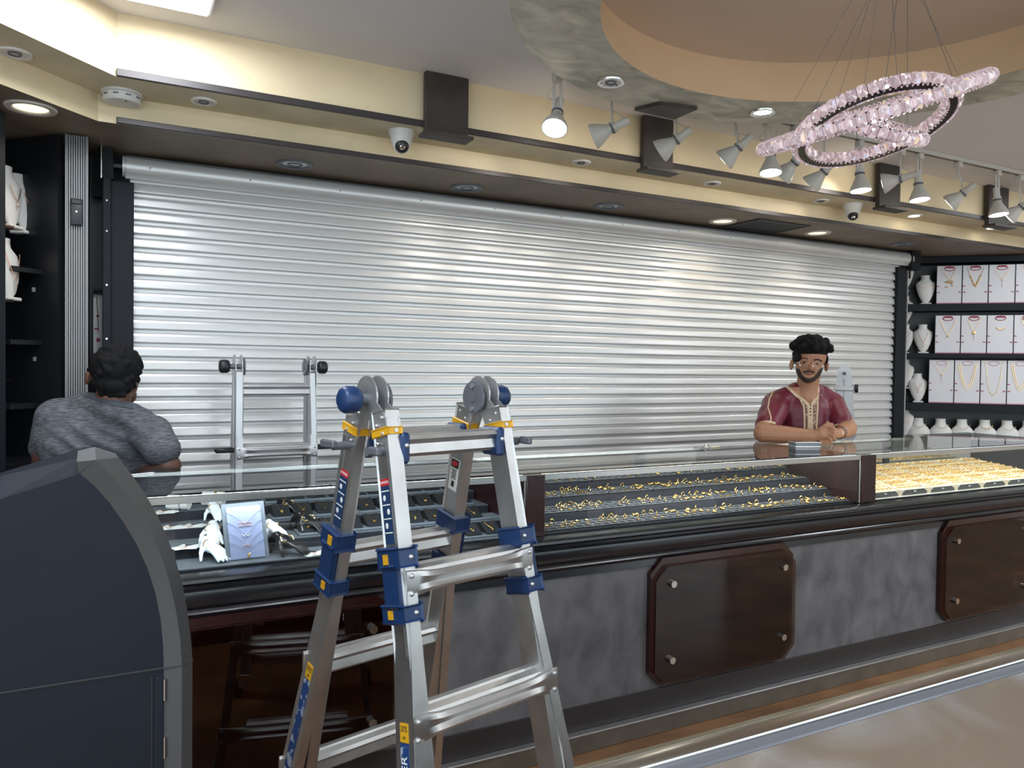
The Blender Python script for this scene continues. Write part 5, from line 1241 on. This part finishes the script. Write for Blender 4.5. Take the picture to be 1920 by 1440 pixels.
# left hand underneath
mb.chain([wrL, q3(1562, 814, 3.84)], [0.026, 0.024], 12); mb.ell(q3(1557, 817, 3.83), (0.028, 0.022, 0.022), None, 14, 10)
for i, (m_, t_) in enumerate((((1546, 823), (1534, 823.5)), ((1550, 827), (1538, 829)), ((1556, 829), (1546, 832)))):
    finger(mb, [q3(1558, 821 + 2 * i, 3.815), q3(*m_, 3.795), q3(*t_, 3.785)], [0.0100, 0.0086, 0.0068])
finger(mb, [q3(1564, 806, 3.81), q3(1558, 798, 3.78), q3(1551, 792, 3.77)], [0.012, 0.0098, 0.0080])
for s in (-1, 1):
    c = V((B0.x, B0.y, 0)) + hr @ V((s * 0.09, 0.02, 0))
    mb.chain([c + V((0, 0, 0.80)), c + V((0, 0, 0.45)), c + V((0, 0, 0.09))], [0.085, 0.060, 0.042], 14)
    mb.ell(c + hr @ V((0, -0.06, 0)) + V((0, 0, 0.04)), (0.045, 0.12, 0.04), hr)
body = remeshed(mb, 'body', 0.0030, 2, MI); bo = link('body', body, SKIN, man)
# shirt
mb = MB()
mb.ell(q3(1508, 772, 4.17), (0.165, 0.115, 0.125), hr, 20, 16); mb.ell(q3(1508, 805, 4.17), (0.168, 0.125, 0.17), hr, 20, 16); mb.ell(V((B0.x, B0.y, 0.82)), (0.165, 0.125, 0.14), hr)
mb.chain([q3(1476, 742, 4.14), q3(1456, 757, 4.12)], [0.052, 0.066], 14); mb.chain([q3(1542, 742, 4.16), q3(1562, 759, 4.16)], [0.052, 0.064], 14)
mb.chain([q3(1490, 735, 4.14), q3(1528, 735, 4.15)], [0.050, 0.050], 14)
mb.chain([q3(1456, 757, 4.12), q3(1447, 778, 4.02), q3(1440, 797, 3.93)], [0.070, 0.070, 0.064], 16)
mb.chain([q3(1562, 759, 4.16), q3(1571, 780, 4.10), q3(1577, 793, 4.06)], [0.068, 0.066, 0.060], 16)
sw = remeshed(mb, 'shirt', 0.0065, 8); bvs = bvh_of(sw)
nrm_ = [v.normal.copy() for v in sw.vertices]
for v, vn in zip(sw.vertices, nrm_):       # soft folds of the satin
    n = noise.noise(V((v.co.x * 9 + v.co.z * 7, v.co.y * 9, v.co.z * 4))) * 0.010
    v.co += vn * n
bvs = bvh_of(sw)
swo = sw.copy(); swo.transform(MI); shirt = link('shirt', swo, MAROON, man)
def wpart(mb, nm, m, par, smooth=50): return mb.build(nm, m, par, smooth=smooth)
wpart(patch(bvs, [(1474, 722), (1490, 738), (1504, 748), (1517, 757)], [(1531, 722), (1531, 736), (1527, 748), (1521, 757)], 8, 10, 0.004), 'neck_opening', SKIN, shirt)
wpart(ribbon(bvs, [(1466, 718), (1476, 727), (1492, 741), (1506, 751), (1516, 760), (1517, 785), (1516, 810)], 0.016, 0.0062), 'collar_braid', BEIGE, shirt)
wpart(ribbon(bvs, [(1532, 718), (1533, 733), (1529, 747), (1521, 760), (1521, 785), (1521, 810)], 0.016, 0.0062), 'collar_braid', BEIGE, shirt)
wpart(ribbon(bvs, [(1499, 747), (1507, 762), (1508, 785), (1508, 810)], 0.009, 0.0055), 'placket_edge', BEIGE, shirt)
wpart(ribbon(bvs, [(1533, 740), (1532, 762), (1531, 785), (1530, 810)], 0.009, 0.0055), 'placket_edge', BEIGE, shirt)
wpart(ribbon(bvs, [(1507, 752), (1512, 765), (1512.5, 785), (1512, 810)], 0.012, 0.0050), 'embroidery', BROID, shirt)
wpart(ribbon(bvs, [(1530, 748), (1527, 765), (1526.5, 785), (1526, 810)], 0.012, 0.0050), 'embroidery', BROID, shirt)
for y in (760, 766, 772, 778):
    l, n = hit(bvs, 1519, y)
    if l is not None: wpart(MB().ell(l + n * 0.008, 0.0036, None, 10, 8), 'button', M_BLK, shirt)
wpart(ribbon(bvs, [(1467, 718), (1452, 730), (1443, 748), (1440, 765), (1445, 782), (1445, 792)], 0.007, 0.004), 'sleeve_piping', BEIGE, shirt)
wpart(ribbon(bvs, [(1419.5, 800), (1424, 794), (1434, 791), (1444, 791), (1453, 794)], 0.012, 0.004), 'cuff', BEIGE, shirt)
wpart(ribbon(bvs, [(1563, 799), (1572, 796), (1584, 797), (1594, 801)], 0.012, 0.004), 'cuff', BEIGE, shirt)
# hair: dense curls over the crown, short sides
mb = MB(); rnd = random.Random(3)
mb.ell(q3(1520, 656, 4.07), (0.088, 0.096, 0.055), tilt, 20, 14)
for i in range(320):
    a = rnd.uniform(0, 2 * PI); e = rnd.uniform(-0.75, 1.45)
    p = V((0.090 * math.cos(a) * math.cos(e), 0.098 * math.sin(a) * math.cos(e), (0.062 if e > 0 else 0.09) * math.sin(e)))
    if p.z < -0.004 and p.y < 0.012: continue
    if p.z < 0: p.x *= 0.86
    r = rnd.uniform(0.009, 0.019); p *= rnd.uniform(0.94, 1.12); mb.ico(q3(1520.5, 655, 4.07) + tilt @ p, r, 2)
link('hair', remeshed(mb, 'hair', 0.0042, 0, MI), HAIR, man)
mb = MB(); mb.ell(q3(1494, 671, 4.08), (0.012, 0.06, 0.036), tilt); mb.ell(q3(1544, 674, 4.09), (0.012, 0.06, 0.034), tilt); mb.ell(q3(1519, 676, 4.13), (0.075, 0.055, 0.07), tilt)
link('hair_sides', remeshed(mb, 'hair_sides', 0.005, 2, MI), HAIR, man)
def faceband(pxs, w, nm, m, off=0.004, par=man):
    return wpart(ribbon(bvf, pxs, w, off, 2.5, 0.006), nm, m, par)
fw_ = body.copy(); fw_.transform(ROOTM[man.name]); bvf = bvh_of(fw_)
wpart(patch(bvf, [(1491, 684), (1493, 696), (1499, 708), (1507, 715), (1515, 717.5), (1525, 715), (1535, 707), (1541, 696), (1543, 687)], [(1495, 684), (1500, 694), (1505, 704), (1510, 708), (1516, 709), (1523, 708), (1529, 703), (1536, 694), (1540, 687)], 4, 24, 0.0022), 'beard', BEARD, man)
faceband([(1507, 697.8), (1512, 696.8), (1517, 696.6), (1522, 697.2), (1527, 698.6)], 0.009, 'moustache', BEARD, 0.0022)
faceband([(1510, 701), (1517, 700.4), (1524, 701.6)], 0.004, 'lips', mat('lips', rgb(120, 70, 66), 0.5), 0.003)
faceband([(1499, 674), (1507, 672), (1514, 674)], 0.006, 'eyebrow', HAIR, 0.003); faceband([(1526, 675.5), (1533, 674), (1541, 677)], 0.006, 'eyebrow', HAIR, 0.003)
for ex, ey in ((1508, 680.5), (1532.5, 682.5)):
    l, n = hit(bvf, ex, ey)
    wpart(MB().ell(l, (0.010, 0.004, 0.0042), tilt, 12, 8), 'eye', M_INK, man)
gl_ = []
for ex, ey in ((1508, 682), (1533, 684)):
    c = hit(bvf, ex, ey)[0] - VIEW * 0.012
    ring_ = [c + tilt @ V((0.026 * math.cos(a), 0.0, 0.019 * math.sin(a))) for a in [2 * PI * i / 24 for i in range(24)]]
    g = wpart(MB().tube(ring_, 0.0017, 6, closed=True), 'glasses_rim', M_STEEL, man); gl_.append(c)
wpart(MB().tube([gl_[0] + tilt @ V((0.026, 0, 0.004)), (gl_[0] + gl_[1]) / 2 + V((0, 0, 0.007)) - VIEW * 0.002, gl_[1] + tilt @ V((-0.026, 0, 0.004))], 0.0012, 6), 'glasses_bridge', M_STEEL, man)
wpart(MB().tube([gl_[0] + tilt @ V((-0.026, 0, 0.003)), q3(1486, 680, 4.08)], 0.0016, 6), 'glasses_arm', M_STEEL, man)
wpart(MB().tube([gl_[1] + tilt @ V((0.026, 0, 0.003)), q3(1549, 683, 4.09)], 0.0016, 6), 'glasses_arm', M_STEEL, man)
# watch on the left wrist
wd = (wrL - elL).normalized(); wq = wd.to_track_quat('Z', 'Y').to_matrix().to_4x4(); wc = wrL.lerp(elL, 0.10)
wpart(MB().lathe([(0.0315, -0.008), (0.0335, -0.008), (0.0335, 0.008), (0.0315, 0.008), (0.0315, -0.008)], Matrix.Translation(wc) @ wq, 24), 'watch_strap', M_STEEL, man)
wpart(MB().cyl(wc - VIEW * 0.032, wc - VIEW * 0.038, 0.015, None, 20), 'watch_face', M_CHROME, man)

# ---------------------------------------------------------------- man in the grey T-shirt, seen from behind
D2 = 2.74
C0 = atD(195, 800, D2 + 0.02); C0 = V((C0.x, C0.y, 0))
man2 = thing('person', 'person in heather grey T-shirt sitting with his back to the camera', 'person', C0, 0)
MI2 = ROOTM[man2.name].inverted()
V2 = ray(200, 760); V2 = V((V2.x, V2.y, 0)).normalized(); R2 = V((V2.y, -V2.x, 0))
f2 = Matrix((R2, V2, V((0, 0, 1)))).transposed(); t2 = f2 @ Matrix.Rotation(math.radians(9), 3, 'Y')
g3 = lambda px, py, d=0.0: atD(px, py, D2 + d)
mb = MB()
mb.ell(g3(216, 695, 0.03), (0.078, 0.098, 0.092), t2, 24, 18); mb.ell(g3(222, 720, 0.06), (0.066, 0.075, 0.065), t2, 20, 14)
mb.ell(g3(165, 706, 0.05), (0.010, 0.020, 0.032), t2); mb.ell(g3(250, 722, 0.07), (0.012, 0.022, 0.032), t2)
mb.ell(g3(243, 742, 0.12), (0.025, 0.03, 0.03), t2)
mb.chain([g3(215, 725, 0.02), g3(212, 755, 0.02), g3(205, 790, 0.10)], [0.058, 0.058, 0.070], 16)
mb.ell(g3(190, 850, 0.14), (0.16, 0.08, 0.18), f2)
mb.chain([g3(108, 790, 0.03), g3(82, 850, 0.02), g3(85, 905, 0.08)], [0.050, 0.040, 0.040], 14)
mb.chain([g3(288, 815, 0.05), g3(316, 874, 0.0)], [0.045, 0.042], 14)
mb.chain([g3(316, 874, 0.0), g3(285, 889, 0.04), g3(250, 893, 0.16)], [0.044, 0.038, 0.028], 12)
mb.ell(V((C0.x, C0.y, 0.58)) + V2 * 0.08, (0.15, 0.11, 0.14), f2)
for s in (-1, 1):
    c = V((C0.x, C0.y, 0)) + R2 * (s * 0.10)
    mb.chain([c + V((0, 0, 0.55)), c + V2 * 0.28 + V((0, 0, 0.52)), c + V2 * 0.28 + V((0, 0, 0.09))], [0.085, 0.062, 0.042], 12); mb.ell(c + V2 * 0.32 + V((0, 0, 0.04)), (0.045, 0.12, 0.04), f2)
link('body', remeshed(mb, 'body', 0.005, 3, MI2), SKIN2, man2)
mb = MB()
mb.chain([g3(150, 768, 0.05), g3(207, 778, 0.04), g3(262, 795, 0.05)], [0.056, 0.056, 0.062], 16)
mb.chain([g3(150, 775, 0.05), g3(112, 788, 0.03)], [0.060, 0.080], 16); mb.chain([g3(255, 795, 0.05), g3(285, 815, 0.03)], [0.060, 0.072], 16)
mb.chain([g3(112, 788, 0.03), g3(97, 820, 0.02), g3(82, 838, 0.03)], [0.083, 0.070, 0.052], 16); mb.chain([g3(285, 815, 0.03), g3(302, 840, 0.0), g3(307, 842, -0.01)], [0.072, 0.066, 0.060], 16)
mb.chain([g3(165, 757, 0.03), g3(212, 769, 0.0), g3(248, 780, 0.03)], [0.045, 0.052, 0.048], 16)
mb.ell(g3(188, 830, 0.06), (0.200, 0.115, 0.15), f2, 24, 18); mb.ell(g3(188, 880, 0.08), (0.195, 0.12, 0.20), f2, 24, 18); mb.ell(V((C0.x, C0.y, 0.70)) + V2 * 0.05, (0.19, 0.13, 0.16), f2)
sw2 = remeshed(mb, 'tshirt', 0.0075, 8)
nrm_ = [v.normal.copy() for v in sw2.vertices]
for v, vn in zip(sw2.vertices, nrm_):      # diagonal drag folds across the back
    co = v.co; a = (co - C0).dot(R2); ph = (a * 0.62 + (co.z - 1.0) * 0.85)
    w = max(0, 1 - abs(a) / 0.24) * max(0, min(1, (1.14 - co.z) / 0.10))
    v.co += vn * (0.010 * math.sin(ph * 115 + 2.0 * noise.noise(co * 7)) * w * max(0, noise.noise(co * 5) + .55) + 0.004 * noise.noise(co * 11))
bvt = bvh_of(sw2)
s2o = sw2.copy(); s2o.transform(MI2); tsh = link('tshirt', s2o, HEATH, man2)
wpart(ribbon(bvt, [(160, 741), (172, 744), (188, 750), (205, 755), (222, 758), (240, 762), (250, 764)], 0.016, 0.003), 'neckband', mat('grey_rib', rgb(70, 75, 82), 0.85), tsh)
wpart(ribbon(bvt, [(282, 806), (278, 830), (277, 850), (276, 868)], 0.004, 0.001), 'sleeve_seam', mat('seam_thread', rgb(88, 90, 96), 0.9), tsh)
mb = MB(); rnd = random.Random(5)
mb.ell(g3(217, 690, 0.025), (0.083, 0.102, 0.086), t2, 24, 18); mb.ell(g3(212, 722, -0.015), (0.066, 0.055, 0.038), t2, 16, 12)
for i in range(70):
    a = rnd.uniform(0, 2 * PI); e = rnd.uniform(-0.7, 1.4); p = V((0.081 * math.cos(a) * math.cos(e), 0.100 * math.sin(a) * math.cos(e), 0.085 * math.sin(e)))
    if p.y > 0.03 and p.z < 0.02: continue
    mb.ico(g3(217, 692, 0.025) + t2 @ p, rnd.uniform(0.010, 0.015), 2)
for i in range(14): mb.ico(g3(190 + i * 3.2, 737 + rnd.uniform(-4, 4), -0.03 + rnd.uniform(-.01, .01)), rnd.uniform(0.010, 0.014), 2)
link('hair', remeshed(mb, 'hair', 0.0045, 2, MI2), HAIR, man2)
st_ = thing('work_stool', 'low dark stool under the person in the grey T-shirt', 'stool', (C0.x, C0.y, 0), 0)
MB().cyl((C0.x, C0.y, 0.41), (C0.x, C0.y, 0.45), 0.16, None, 28).build('seat', M_BLK, st_)
for k in range(4):
    a = PI / 4 + k * PI / 2; MB().cyl((C0.x + 0.11 * math.cos(a), C0.y + 0.11 * math.sin(a), 0.41), (C0.x + 0.16 * math.cos(a), C0.y + 0.16 * math.sin(a), 0.0), 0.012, None, 10).build('leg', M_GPL, st_)
